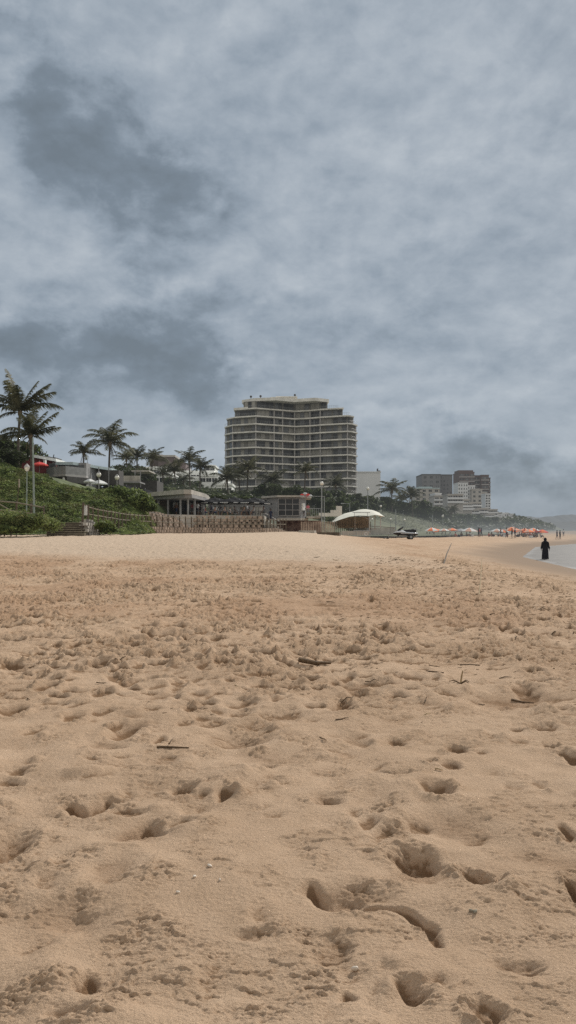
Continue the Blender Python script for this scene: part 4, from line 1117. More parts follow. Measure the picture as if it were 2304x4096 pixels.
def block_wall(name, label, path, z0, z1, rows, bw, mat_, lean=.0, jitter=.03, taper=None):
    """rows of hollow concrete planter blocks along a path; the blocks are its pattern"""
    base = path[0]; t = thing(name, label, 'retaining wall', (base[0], base[1], z0 if not callable(z0) else 1.0))
    mb, mg = MB(), MB()
    acc = [0.0]
    for a, b in zip(path[:-1], path[1:]): acc.append(acc[-1] + math.hypot(b[0] - a[0], b[1] - a[1]))
    L = acc[-1]
    def pos(s):
        s = min(max(s, 0), L); i = 0
        while i < len(acc) - 2 and s > acc[i + 1]: i += 1
        f = (s - acc[i]) / (acc[i + 1] - acc[i]); a, b = path[i], path[i + 1]
        lo = a[2] + (b[2] - a[2]) * f; hi = a[3] + (b[3] - a[3]) * f
        return a[0] + (b[0] - a[0]) * f, a[1] + (b[1] - a[1]) * f, math.atan2(b[1] - a[1], b[0] - a[0]), lo, hi
    for r in range(rows):
        s = bw * (.25 if r % 2 else .75)
        while s < L - bw * .4:
            x, y, an, lo, hi = pos(s); h = (hi - lo) / rows; zc = lo + h * (r + .5); back = lean * (r + .5) / rows
            nx, ny = math.sin(an), -math.cos(an)
            px_, py_ = x - nx * back, y - ny * back
            w = bw * .62
            mb.box((px_ + R.uniform(-jitter, jitter), py_, zc), (w, .38, h * .9), an + R.uniform(-.12, .12))
            mb.box((px_ - nx * .1, py_ - ny * .1, zc - h * .36), (bw * .98, .5, h * .22), an)
            s += bw
    mb.build('blocks', M[mat_], t)
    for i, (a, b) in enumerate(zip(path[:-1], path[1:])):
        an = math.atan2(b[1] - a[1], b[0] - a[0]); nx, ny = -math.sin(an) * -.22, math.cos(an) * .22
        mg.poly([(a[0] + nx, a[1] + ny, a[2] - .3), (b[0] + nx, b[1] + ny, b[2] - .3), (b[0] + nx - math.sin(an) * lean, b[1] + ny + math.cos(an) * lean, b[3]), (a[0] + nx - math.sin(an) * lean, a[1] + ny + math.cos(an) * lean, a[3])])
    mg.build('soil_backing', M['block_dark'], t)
    return t


FP = [(350, 2079, 62), (420, 2092, 65), (500, 2102, 70), (590, 2106, 75), (700, 2110, 79), (850, 2112, 84), (1000, 2114, 88), (1060, 2114, 90), (1108, 2113, 93), (1150, 2113, 96)]
FW = [at(*p) for p in FP]
block_wall('block_wall', 'low front row of brown concrete blocks standing in the sand below the timber fence', [(q.x, q.y - .6, 1.0, q.z + .02) for q in FW[2:-1]] + [(FW[-1].x, FW[-1].y - .6, 1.0, 1.35)], 1.0, 2, 3, .42, 'block', lean=.25)
a, b, c, d = at(590, 2108, 76), at(590, 2028, 80), at(775, 2112, 82), at(768, 2072, 86)
block_wall('block_wall', 'high sloping wall of scalloped brown blocks under the pavilion', [(a.x, a.y + 1, 1.3, sz(2026, 80)), (sx(680, 81), 80, 1.3, sz(2042, 83)), (sx(775, 84), 84.5, 1.4, sz(2070, 87))], 1.3, 2, 7, .62, 'block', lean=2.4)
a, b = at(780, 2112, 88), at(1058, 2113, 93)
block_wall('block_wall', 'wide wall of brown blocks with dark hollows under the umbrella terrace', [(a.x, 88.2, 1.4, Zt - .05), (sx(900, 90), 90.4, 1.4, Zt - .05), (b.x, 92.8, 1.4, Zt - .05)], 1.4, 2, 5, .72, 'block', lean=.5)
q = at(365, 2122, 59.5)
block_wall('block_wall', 'short stub of pale rubble blocks beside the timber steps', [(sx(346, 59), 59, 1.1, sz(2076, 59)), (sx(372, 60), 60.2, 1.1, sz(2080, 60)), (sx(392, 61), 61.3, 1.1, sz(2110, 60))], 1.1, 2, 5, .4, 'concrete', lean=.3)

# fence on top of the wall
t = thing('timber_fence', 'long dark timber post and rail fence running along the block walls', 'fence', tuple(FW[0]))
acc = [0.0]
for a, b in zip(FW[:-1], FW[1:]): acc.append(acc[-1] + (b - a).length)
def fpos(s):
    i = 0
    while i < len(acc) - 2 and s > acc[i + 1]: i += 1
    return FW[i].lerp(FW[i + 1], (s - acc[i]) / (acc[i + 1] - acc[i]))
s = 0; posts = []
while s < acc[-1]:
    q = fpos(s); posts.append(q); mb = MB(); mb.tube([(q.x, q.y, q.z - .4), (q.x, q.y, q.z + 1.12)], .065, 7); mb.build('post', M['wood'], t); s += .92
for hgt in (.48, .98):
    mb = MB(); mb.tube([(q.x, q.y - .07, q.z + hgt + R.uniform(-.02, .02)) for q in posts], .038, 6); mb.build('rail', M['woodlight'], t)

# steps down to the sand with gate posts and a towel
t = thing('timber_steps', 'broad dark timber steps leading down to the sand', 'steps', tuple(at(255, 2128, 59)))
for i in range(7):
    y0 = 57.6 + i * .42; z0 = 1.06 + i * .165
    mb = MB(); mb.span(sx(183 + i * 1, y0), sx(338, y0), y0, y0 + .46, z0 - .05, z0 + .02); mb.build('tread', M['woodlight'], t)
    mb = MB(); mb.span(sx(183 + i * 1, y0) + .02, sx(338, y0) - .02, y0 + .05, y0 + .12, z0 - .19, z0 - .051); mb.build('riser', M['wood'], t)
t = thing('gate_post', 'tall weathered gate post at the top of the timber steps', 'post', tuple(at(331, 2090, 60)))
mb = MB(); mb.tube([at(329, 2128, 59.2), at(333, 2010, 59.2)], .085, 8); mb.tube([at(353, 2085, 60), at(354, 2018, 60)], .07, 8); mb.build('post', M['wood'], t)
mb = MB(); mb.tube([at(331, 2014, 59.2), at(356, 2030, 60)], .04, 6); mb.tube([at(331, 2075, 59.3), at(326, 2125, 58.6)], .03, 6); mb.build('rail', M['wood'], t)
tw = MB(); q = at(342, 2020, 59.7)
for i in range(7):
    for k in range(3):
        x0, x1 = q.x - .14 + k * .1, q.x - .14 + (k + 1) * .1; z0, z1 = q.z - i * .11, q.z - (i + 1) * .11; o = .03 * math.sin(k * 2 + i * .5); o2 = .03 * math.sin((k + 1) * 2 + i * .5)
        tw.poly([(x0, q.y - .1 + o, z1), (x1, q.y - .1 + o2, z1), (x1, q.y - .1 + o2, z0), (x0, q.y - .1 + o, z0)])
tag(tw.build('towel', M['whitefab']), 'white towel hanging on the rail by the gate post', 'towel')

# left railing
t = thing('timber_railing', 'greenish timber railing with cross braces at the left edge', 'fence', tuple(at(125, 2065, 60)))
for x, yt, yb in ((66, 2004, 2058), (125, 2012, 2070), (175, 2022, 2088), (-30, 1996, 2045)):
    mb = MB(); mb.tube([at(x, yb + 6, 60), at(x, yt, 60)], .075, 8); mb.build('post', M['wood'], t)
for ya, yb_ in ((2000, 2030), (2036, 2062)):
    mb = MB(); mb.tube([at(-60, ya, 59.9), at(66, ya + (yb_ - ya) * .35, 59.9), at(175, yb_, 59.9)], .05, 6); mb.build('rail', M['woodlight'], t)
for p0, p1 in (((-60, 1985), (48, 2044)), ((-60, 2028), (28, 2062))):
    mb = MB(); mb.tube([at(*p0, 59.8), at(*p1, 59.8)], .04, 6); mb.build('brace', M['woodlight'], t)

# lamp, mast and sign at the left
Yl = 63
t = thing('street_lamp', 'white lantern on a slim pale green post before the leftmost palms', 'street lamp', (sx(106, Yl), Yl, ground(sx(106, Yl), Yl)))
mb = MB(); b = ground(sx(106, Yl), Yl) ; mb.tube([at(106, 2056, Yl), at(108, 1884, Yl)], [.055, .04], 8); mb.build('post', M['green_pole'], t)
q = at(108, 1876, Yl)
mb = MB(); mb.lathe([(.10, -.18), (.20, .02), (.22, .13)], 6, tuple(q)); mb.build('lantern_glass', M['lamp'], t)
mb = MB(); mb.lathe([(.25, .13), (.20, .24), (.08, .36), (.03, .42)], 6, tuple(q)); mb.build('lantern_roof', M['t_band'], t)
t = thing('light_mast', 'tall thin tapering mast standing before the bare palm trunk', 'mast', tuple(at(134, 2056, 64)))
mb = MB(); mb.tube([at(136, 2060, 64), at(134, 1900, 64), at(131, 1752, 64)], [.085, .075, .06], 8); mb.build('pole', M['green_pole'], t)
t = thing('sign_post', 'thin post with a narrow beige board seen nearly edge-on at the left', 'sign', tuple(at(68, 2052, 62)))
mb = MB(); mb.tube([at(66, 2056, 62), at(75, 1950, 62)], .03, 6); mb.build('post', M['wood'], t)
mb = MB(); mb.box(tuple(at(76, 1933, 62)), (.10, .3, .66), .2); mb.build('board', M['woodlight'], t)

# pavilion with the thick concrete roof
t = thing('pavilion', 'beach pavilion with a thick flat concrete roof and open front', 'pavilion', tuple(at(700, 2050, 92)))
zr = sz(1975, 90)
pts = [at(568, 1978, 96), at(735, 1964, 87.5), at(765, 1965, 88), at(822, 1984, 98), at(834, 1988, 103)]
roofp = [(p.x, p.y) for p in pts] + [(pts[-1].x - .5, 110), (pts[0].x + .3, 110)]
mb = MB(); mb.prism(roofp, zr - .12, zr + .36); mb.build('roof', M['concrete'], t)
mb = MB(); mb.prism([(x * .97 - .3, y + .5) for x, y in roofp], zr - .5, zr - .121); mb.build('roof_soffit', M['slate'], t)
mb = MB(); mb.span(sx(600, 96), sx(800, 96), 99, 103, Zt, zr - .5); mb.build('back_wall', M['charcoal'], t)
mb = MB(); mb.span(sx(610, 96), sx(668, 96), 96, 98.9, Zt, zr - .51); mb.build('kiosk_wall', M['brown'], t)
for x, w in ((603, .2), (672, .14), (722, .14), (752, .14), (778, .16), (810, .16)):
    mb = MB(); w *= .8; q = at(x, 2000, float(np.interp(x, [568, 735, 765, 834], [97.5, 89, 89.5, 104]))); mb.tube([(q.x, q.y, Zt), (q.x, q.y, zr - .5)], w, 8); mb.build('column', M['slate'] if x > 610 else M['curtain'], t)
for x0, x1, y0, y1, yy, m in ((628, 638, 1996, 2020, 95.9, 'whitefab'), (612, 619, 1990, 2026, 95.8, 'curtain'), (692, 712, 2008, 2030, 98.8, 'whitefab'), (720, 740, 2006, 2044, 98.9, 'greycl'), (760, 775, 2012, 2050, 98.7, 'whitecl'), (786, 808, 2012, 2050, 98.6, 'whitecl')):
    mb = MB(); mb.span(sx(x0, yy), sx(x1, yy), yy - .05, yy, sz(y1, yy), sz(y0, yy)); mb.build('wall_panel', M[m], t)

# umbrella terrace
R.seed(8)
for i, (x, y) in enumerate(((838, 1999), (878, 2002), (918, 1998), (958, 2001), (1000, 1999), (1040, 2003), (860, 1992), (940, 1991), (1020, 1992))):
    Yu = 98 + (7 if i > 5 else 0) + (i % 2) * 1.0; q = at(x, y - 3, Yu)
    parasol('terrace_parasol', 'dark square parasol with white lettering in the row over the umbrella terrace', q, 1.55, q.z - Zt, 'darkfab', 4, 'dark parasols over the umbrella terrace', flat=.26, valance=.16, mark=True)
t = thing('terrace_wall', 'dark rear wall behind the umbrella terrace with pale panels', 'wall', (0, 118, Zt))
mb = MB(); mb.span(sx(830, 116), sx(1060, 116), 116.5, 117, Zt, sz(2006, 116)); mb.build('wall', M['slate'], t)
mb = MB(); mb.span(sx(830, 116), sx(1060, 116), 115.8, 117.4, sz(2006, 116), sz(2000, 116)); mb.build('coping', M['concrete'], t)
for x0, x1, m in ((850, 880, 'whitecl'), (905, 935, 'curtain'), (960, 1000, 'brown'), (1015, 1050, 'curtain')):
    mb = MB(); mb.span(sx(x0, 116), sx(x1, 116), 116.42, 116.49, Zt + .3, Zt + 1.7); mb.build('panel', M[m], t)
t = thing('terrace_railing', 'thin dark railing along the edge of the umbrella terrace', 'railing', (sx(920, 93), 93, Zt))
for i in range(16):
    x = sx(790 + i * 17.5, 93.9); mb = MB(); mb.tube([(x, 93.9 - (16 - i) * .25, Zt), (x, 93.9 - (16 - i) * .25, Zt + 1.0)], .03, 5); mb.build('post', M['charcoal'], t)
for hgt in (.5, 1.0):
    mb = MB(); mb.tube([(sx(790 + i * 17.5, 93.9), 93.9 - (16 - i) * .25 - .04, Zt + hgt) for i in range(16)], .022, 5); mb.build('rail', M['charcoal'], t)

# glass-fronted lifeguard kiosk
Yk = 104
t = thing('lifeguard_kiosk', 'grey flat-roofed kiosk with a big grid window overlooking the beach', 'kiosk', tuple(at(1140, 2078, Yk)))
x0, xm, x1, xr = sx(1050, Yk), sx(1112, Yk), sx(1200, Yk), sx(1226, Yk)
zb, zt = sz(2072, Yk), sz(1989, Yk)
mb = MB(); mb.prism([(x0, Yk + 3.5), (xm, Yk + .35), (xm, Yk + 8.5), (x0, Yk + 8.5)], zb - .2, zt - .002); mb.build('side_wall', M['slate'], t)
mb = MB(); mb.span(xm + .003, x1, Yk + .35, Yk + 8.5, zb, zt - .002); mb.build('wall', M['slate'], t)
mb = MB(); mb.prism([(x1 + .003, Yk + .35), (xr, Yk + 2.6), (xr, Yk + 8.5), (x1 + .003, Yk + 8.5)], zb, zt - .002); mb.build('corner_wall', M['slate'], t)
mb = MB(); mb.prism([(sx(1042, Yk), Yk + 3), (xm - .1, Yk - .25), (sx(1205, Yk), Yk - .35), (sx(1248, Yk), Yk + 2.4), (sx(1248, Yk), Yk + 9), (sx(1042, Yk), Yk + 9)], zt, zt + .24); mb.build('roof', M['concrete'], t)
mb = MB(); mb.prism([(sx(1098, Yk), Yk + 3), (xm - .1, Yk - .1), (x1 + .1, Yk - .1), (sx(1235, Yk), Yk + 2.5), (sx(1235, Yk), Yk + 8), (sx(1098, Yk), Yk + 8)], zb - .3, zb - .003); mb.build('floor_beam', M['concrete'], t)
wx0, wx1, wz0, wz1 = sx(1114, Yk), sx(1197, Yk), sz(2062, Yk), sz(1995, Yk)
w = MB(); w.span(wx0, wx1, Yk + .27, Yk + .345, wz0, wz1); wo = w.build('window', M['glass'], t)
mb = MB()
for i in (0, 1, 2, 3):
    x = wx0 + (wx1 - wx0) * (0, .34, .68, 1)[i]; mb.span(x - .04, x + .04, Yk + .16, Yk + .262, wz0, wz1)
for i in range(4):
    z = wz0 + (wz1 - wz0) * (0, .33, .68, 1)[i]; mb.span(wx0 - .06, wx1 + .06, Yk + .14, Yk + .258, z - .04, z + .04)
mb.build('window_frame', M['slate'], wo)
mb = MB(); mb.box(((x1 + xr) / 2, Yk + 1.35, sz(2026, Yk)), (.85, .3, .95), math.atan2(2.25, xr - x1)); mb.build('side_window', M['white'], t)
mb = MB(); mb.box(((x1 + xr) / 2 + .04, Yk + 1.2, sz(2026, Yk)), (.55, .08, .66), math.atan2(2.25, xr - x1)); mb.build('side_pane', M['glass'], t)
mb = MB(); mb.span(sx(1104, Yk), sx(1290, Yk), Yk + 3.2, Yk + 3.5, .9, zb - .31); mb.build('undercroft_wall', M['mural'], t)
mb = MB(); mb.span(sx(1226, Yk), sx(1284, Yk), Yk + .5, Yk + 6, zb + .02, zb + .22); mb.build('balcony_floor', M['concrete'], t)
mb = MB()
for i in range(8):
    x = sx(1228 + i * 7.7, Yk); mb.tube([(x, Yk + .6, zb + .2), (x, Yk + .6, zb + 1.25)], .025, 5)
mb.tube([(sx(1228, Yk), Yk + .6, zb + 1.25), (sx(1283, Yk), Yk + .6, zb + 1.25)], .03, 5); mb.build('balcony_railing', M['rail'], t)
mb = MB(); mb.span(sx(1262, Yk), sx(1284, Yk), Yk + .42, Yk + .58, zb + .05, zb + .34); mb.build('nameboard', M['curtain'], t)
t = thing('rescue_bundle', 'red and white bundle of rescue gear lying on the kiosk roof edge', 'rescue gear', tuple(at(1225, 1986, Yk)))
for i, (x, y, m) in enumerate(((1210, 1980, 'red'), (1220, 1975, 'whitecl'), (1232, 1980, 'red'), (1240, 1983, 'whitecl'), (1226, 1984, 'pink'))):
    mb = MB(); q = at(x, y, Yk + 1); mb.lathe([(.06, -.14), (.22, -.1), (.26, .03), (.15, .13), (.03, .16)], 8, tuple(q), sxy=(1.2, .8)); mb.build('bag', M[m], t)
t = thing('stair_rail', 'pale handrails slanting down beside the glass kiosk', 'handrail', tuple(at(1090, 2070, 96)))
for d in (0, 1.2):
    mb = MB(); mb.tube([at(1056, 2050 + d, 97 + d), at(1122, 2088, 94 + d)], .04, 6); mb.build('rail', M['t_band'], t)
    for k in (0, .33, .66, 1):
        q = at(1056, 2050 + d, 97 + d).lerp(at(1122, 2088, 94 + d), k); mb = MB(); mb.tube([(q.x, q.y, q.z - 1), tuple(q)], .03, 5); mb.build('post', M['t_band'], t)
t = thing('concrete_stairs', 'grey concrete flight of stairs descending past the kiosk', 'stairs', tuple(at(1095, 2105, 96)))
for i in range(9):
    f = i / 8; q = at(1052 + 72 * f, 2078 + 36 * f, 97 - 2 * f); mb = MB(); mb.span(q.x - .2, q.x + .2, q.y - .6, q.y + 1.2, 1.0, q.z); mb.build('step', M['concrete'], t)
for i, (xa, ya, xb, yb, z) in enumerate(((1279, 2050, 1318, 2048, 14), (1318, 2036, 1342, 2036, 20), (1342, 2026, 1366, 2026, 26))):
    pass
t = thing('stepped_parapet', 'pale stepped parapet climbing the slope behind the light masts', 'wall', tuple(at(1320, 2060, 122)))
for xa, xb, y in ((1276, 1322, 2052), (1322, 1345, 2040), (1345, 1368, 2024)):
    mb = MB(); mb.span(sx(xa, 122) + .003, sx(xb, 122), 122, 122.5, sz(2066, 122), sz(y, 122)); mb.build('wall', M['slab'], t)

# picket fences near the canopy
def pickets(name, label, x0, x1, n_, ytop, ybot, Yp, m, r=.035, rails=(.3, .8)):
    t = thing(name, label, 'fence', tuple(at((x0 + x1) / 2, ybot, Yp)))
    for i in range(n_):
        x = x0 + (x1 - x0) * i / (n_ - 1); mb = MB(); mb.box(tuple(at(x, (ytop + ybot) / 2 + R.uniform(-1, 1), Yp)), (r * 2, r * 1.4, (ybot - ytop + 14) * Yp / F)); mb.build('picket', M[m], t)
    for f in rails:
        mb = MB(); mb.tube([at(x0, ybot + (ytop - ybot) * f, Yp + .06), at(x1, ybot + (ytop - ybot) * f, Yp + .06)], .025, 5); mb.build('rail', M[m], t)
    return t
pickets('picket_fence', 'brown picket fence between the kiosk and the white canopy', 1206, 1336, 20, 2094, 2124, 101, 'block', .06)
pickets('picket_fence', 'thin pale picket fence under the white canopy', 1340, 1482, 20, 2092, 2126, 106, 'wood', .035)
for lab, xa, xb, ya, yb, Yp, nm, m in (('low concrete kerb stones in the sand below the kiosk', 1195, 1266, 2122, 2137, 92, 'concrete_kerb', 'concrete'), ('long flat weathered timber beam lying on the sand before the canopy', 1268, 1366, 2129, 2140, 88, 'timber_beam', 'wood'), ('low stone edge running under the canopy', 1366, 1480, 2124, 2132, 100, 'stone_edge', 'concrete')):
    t = MB(); q0, q1 = at(xa, yb, Yp), at(xb, ya, Yp); t.prism([(q0.x, Yp), (q1.x - .25, Yp - .1), (q1.x, Yp + 1), (q0.x + .2, Yp + 1.1)], q0.z - .3, q1.z)
    tag(t.build(nm, M[m]), lab, 'kerb' if 'kerb' in nm or 'edge' in nm else 'beam')
t = thing('sea_wall', 'low brown-grey sea wall sloping down behind the jet ski', 'wall', tuple(at(1535, 2132, 128)))
mb = MB(); a0, a1, a2 = at(1478, 2108, 124), at(1580, 2114, 130), at(1660, 2128, 138)
for a, b in ((a0, a1), (a1, a2)):
    mb.prism([(a.x, a.y), (b.x, b.y), (b.x, b.y + .5), (a.x, a.y + .5)], .4, (a.z + b.z) / 2)
mb.build('wall', M['concrete'], t)
mb = MB(); mb.tube([at(1480, 2104, 124), at(1580, 2111, 130)], .06, 5); mb.build('coping', M['wood'], t)

# masts and lamps
def mast(name, label, px, ytop, Y, r=.07, globe=None, arm=None, ybase=None, m='steel'):
    x = sx(px, Y); gz = ground(x, Y) if ybase is None else sz(ybase, Y); t = thing(name, label, 'street lamp' if globe else 'pole', (x, Y, gz))
    mb = MB(); mb.tube([(x, Y, gz - .3), (x, Y, sz(ytop, Y))], [r, r * .7], 7); mb.build('pole', M[m], t)
    if globe:
        mb = MB(); mb.lathe([(.03, -globe), (globe * .8, -globe * .6), (globe, 0), (globe * .7, globe * .7), (.03, globe)], 10, (x, Y, sz(ytop, Y) + globe)); mb.build('lamp_head', M['lamp'], t, True)
    if arm:
        mb = MB(); mb.tube([(x, Y, sz(ytop, Y) - .05), (x + arm, Y, sz(ytop, Y))], .035, 5); mb.box((x + arm, Y, sz(ytop, Y)), (.5, .25, .14)); mb.build('lamp_arm', M[m], t)
    return t
mast('globe_mast', 'tall mast with a bright white globe right of the glass kiosk', 1287, 1942, 102, .09, .26, None, 2120)
mast('light_mast', 'second thinner mast beside the globe mast with a short arm', 1297, 1984, 103, .06, None, -3.0, 2120)
mast('floodlight_mast', 'mast with twin floodlights rising behind the white canopy', 1471, 1962, 135, .10, .3, None)
mast('street_lamp', 'lamp with a short curved arm at the head of the stepped parapet', 1399, 2014, 130, .06, None, -1.2)
mast('street_lamp', 'small globe lamp just right of the canopy tip', 1523, 2030, 140, .05, .22)
mast('street_lamp', 'low globe lamp on the promenade left of the bare pole', 1562, 2082, 145, .05, .22)
mast('bare_pole', 'bare grey pole on the promenade above the jet ski bow', 1583, 2036, 140, .09)
mast('street_lamp', 'white globe lamp just behind the jet ski handlebar', 1618, 2085, 150, .05, .24)
mast('bare_pole', 'faint green-grey pole on the grass slope beside the jet ski lamp', 1612, 2050, 160, .07)
mast('light_mast', 'pale capped mast above the first orange beach umbrella', 1730, 2060, 170, .12)
mast('street_lamp', 'distant lamp low in the scrub right of the capped mast', 1771, 2070, 200, .07, .3)
mast('street_lamp', 'small lamp under the right end of the canopy', 1488, 2082, 130, .04, .18)

# white tensile canopy
t = thing('tensile_canopy', 'cream white tensile canopy on thin poles at the edge of the beach', 'canopy', tuple(at(1440, 2125, 103)))
Yc = 102; mb = MB(); nu, nv = 36, 12
cu = [(1334, 2086), (1352, 2068), (1385, 2052), (1420, 2044), (1445, 2036), (1470, 2034), (1500, 2038), (1525, 2048), (1543, 2065)]
fe = [(1334, 2088), (1362, 2078), (1400, 2066), (1437, 2062), (1475, 2064), (1500, 2059), (1524, 2063), (1543, 2067)]
ux = np.linspace(1334, 1543, nu); top = np.interp(ux, [c[0] for c in cu], [c[1] for c in cu]); fr_ = np.interp(ux, [c[0] for c in fe], [c[1] for c in fe])
for i in range(nu):
    for j in range(nv):
        v = j / (nv - 1); yy = Yc + v * 5.5
        h = math.sin(min(v / .55, 1) * math.pi / 2) if v < .55 else math.cos((v - .55) / .45 * 1.1)
        py = fr_[i] + (top[i] - fr_[i]) * h
        q = at(ux[i], py, Yc); mb.v.append((q.x, yy, q.z))
for i in range(nu - 1):
    for j in range(nv - 1):
        a = i * nv + j; mb.face([a, a + nv, a + nv + 1, a + 1])
mb.build('membrane', M['cream'], t, True)
for x, y0, y1, d in ((1337, 2085, 2116, 0), (1477, 2064, 2132, .0), (1522, 2062, 2110, .3), (1420, 2062, 2118, 3.5), (1500, 2060, 2118, 4), (1345, 2080, 2118, 3)):
    mb = MB(); mb.tube([at(x, y1, Yc + d), at(x, y0, Yc + d)], .06, 6); mb.build('pole', M['t_band'], t)
mb = MB(); mb.tube([at(1410, 2050, Yc - .05), at(1480, 2050, Yc - .05)], .05, 5); mb.tube([at(1418, 2050, Yc), at(1418, 2064, Yc)], .03, 5); mb.tube([at(1470, 2050, Yc), at(1470, 2064, Yc)], .03, 5); mb.build('hanging_bar', M['rail'], t)
mb = MB(); mb.tube([at(1477, 2078, Yc + .1), at(1450, 2066, Yc + 1)], .04, 5); mb.tube([at(1477, 2078, Yc + .1), at(1500, 2062, Yc + 1)], .04, 5); mb.build('strut', M['t_band'], t)
mb = MB(); mb.poly([at(1350, 2112, Yc + 5.6), at(1478, 2112, Yc + 5.6), at(1478, 2066, Yc + 5.6), at(1400, 2068, Yc + 5.6), at(1350, 2082, Yc + 5.6)]); mb.build('rear_screen', M['canvas_dark'], t)
t = thing('steel_rack', 'thin steel stand with upright bars and a ring below the canopy', 'rack', tuple(at(1448, 2145, 97)))
for x in (1416, 1426, 1436, 1446, 1456, 1468, 1480):
    mb = MB(); mb.tube([at(x, 2147, 97), at(x + (4 if x > 1470 else 0), 2120, 97)], .03, 5); mb.build('bar', M['rail'], t)
for y in (2122, 2145):
    mb = MB(); mb.tube([at(1414, y, 97), at(1482, y, 97)], .03, 5); mb.build('rail', M['rail'], t)
mb = MB(); q = at(1464, 2136, 97); mb.tube([(q.x + .18 * math.cos(k * .5236), 96.95, q.z + .18 * math.sin(k * .5236)) for k in range(13)], .03, 5); mb.build('ring', M['whitecl'], t)
# ------------------------------------------------------------------ jet ski on its trailer
Yj = 107
gz = sand_z(sx(1630, Yj), Yj)
t = thing('jet_ski', 'black and white jet ski with raised handlebar on the beach trailer', 'jet ski', (sx(1622, Yj), Yj, gz)); local(t)
secs = [(-1.62, .05, .74, .86), (-1.35, .34, .62, .92), (-.9, .52, .52, .93), (-.2, .60, .50, .90), (.6, .60, .50, .86), (1.3, .56, .52, .82), (1.6, .50, .58, .78)]
mb = MB(); n_ = 10
for x, w, z0, z1 in secs:
    for k in range(n_):
        a = math.pi * k / (n_ - 1); mb.v.append((x, -math.cos(a) * w, z1 - (z1 - z0) * math.sin(a) ** .8))
for j in range(len(secs) - 1):
    for k in range(n_ - 1): a = j * n_ + k; mb.face([a, a + 1, a + n_ + 1, a + n_])
mb.face([(len(secs) - 1) * n_ + k for k in range(n_)]); mb.face(list(range(n_))[::-1])
mb.build('hull', M['gloss_black'], t, True)
mb = MB(); dk = [(-1.62, .04, .88, .90), (-1.3, .32, .93, 1.06), (-.8, .46, .95, 1.20), (-.3, .44, .93, 1.22), (.1, .46, .9, 1.02), (1.0, .5, .86, .96), (1.6, .46, .8, .9)]
for x, w, z0, z1 in dk:
    for k in range(n_):
        a = math.pi * k / (n_ - 1); mb.v.append((x, -math.cos(a) * w * 1.14, z0 + (z1 - z0) * math.sin(a) ** .7))
for j in range(len(dk) - 1):
    for k in range(n_ - 1): a = j * n_ + k; mb.face([a, a + n_, a + n_ + 1, a + 1])
mb.face([(len(dk) - 1) * n_ + k for k in range(n_)][::-1])
mb.build('deck', M['hullwhite'], t, True)
mb = MB(); st = [(-.25, .16, 1.0, 1.3), (.1, .2, 1.0, 1.34), (.6, .22, .95, 1.34), (1.0, .22, .92, 1.42), (1.4, .2, .9, 1.36)]
for x, w, z0, z1 in st:
    for k in range(n_):
        a = math.pi * k / (n_ - 1); mb.v.append((x, -math.cos(a) * w, z0 + (z1 - z0) * math.sin(a) ** .5))
for j in range(len(st) - 1):
    for k in range(n_ - 1): a = j * n_ + k; mb.face([a, a + n_, a + n_ + 1, a + 1])
mb.face(list(range(n_))); mb.face([(len(st) - 1) * n_ + k for k in range(n_)][::-1])
mb.build('seat', M['rubber'], t, True)
mb = MB(); mb.tube([(-1.0, 0, 1.15), (-.55, 0, 1.5), (-.35, 0, 1.62)], [.16, .12, .09], 8); mb.build('steering_column', M['gloss_black'], t, True)
hb = MB(); hb.tube([(-.28, -.38, 1.66), (-.4, -.15, 1.64), (-.4, .15, 1.64), (-.28, .38, 1.66)], .03, 6); hb.build('handlebar', M['rubber'], t)
for s in (-1, 1):
    mb = MB(); mb.box((-.75, s * .45, 1.42), (.12, .1, .16)); mb.build('mirror', M['rubber'], t)
mb = MB(); mb.box((.2, -.585, .80), (1.8, .02, .06)); mb.build('stripe', M['hullwhite'], t)
tr = thing('beach_trailer', 'low steel trailer with fat black wheels carrying the jet ski', 'trailer', (sx(1622, Yj), Yj, gz)); local(tr)
mb = MB()
for s in (-1, 1): mb.tube([(-1.4, s * .4, .42), (1.5, s * .4, .42)], .045, 6)
mb.tube([(-1.4, -.4, .42), (-2.3, 0, .3), (-1.4, .4, .42)], .045, 6); mb.tube([(-2.3, 0, .3), (-3.0, 0, .12)], .05, 6); mb.tube([(.6, -.8, .34), (.6, .8, .34)], .05, 6)
mb.build('chassis', M['rail'], tr)
for x in (-1.0, .4, 1.2):
    mb = MB(); mb.box((x, 0, .50), (.12, .9, .10)); mb.build('cradle', M['rubber'], tr)
for s in (-1, 1):
    mb = MB(); mb.lathe([(.2, -.14), (.33, -.11), (.35, 0), (.33, .11), (.2, .14)], 18); [mb.v.__setitem__(i, (v[0] + .6, v[2] + s * .86, v[1] + .33)) for i, v in enumerate(mb.v)]
    w = mb.build('wheel', M['rubber'], tr, True)
    mb = MB(); mb.lathe([(.17, -.15), (.19, 0), (.17, .15)], 14); [mb.v.__setitem__(i, (v[0] + .6, v[2] + s * .86, v[1] + .33)) for i, v in enumerate(mb.v)]
    mb.build('rim', M['steel'], w)
mb = MB(); mb.tube([(-2.25, 0, .3), (-2.3, 0, .85)], .04, 6); mb.tube([(-2.3, 0, .85), (-2.05, 0, 1.0)], .04, 6); mb.lathe([(.05, -.06), (.14, 0), (.05, .06)], 8, (-2.28, 0, .8)); mb.build('winch_post', M['rail'], tr)
mb = MB(); mb.lathe([(.05, -.06), (.15, -.05), (.17, 0), (.15, .05), (.05, .06)], 10); [mb.v.__setitem__(i, (v[0] - 2.4, v[2], v[1] + .17)) for i, v in enumerate(mb.v)]; mb.build('jockey_wheel', M['rubber'], tr)

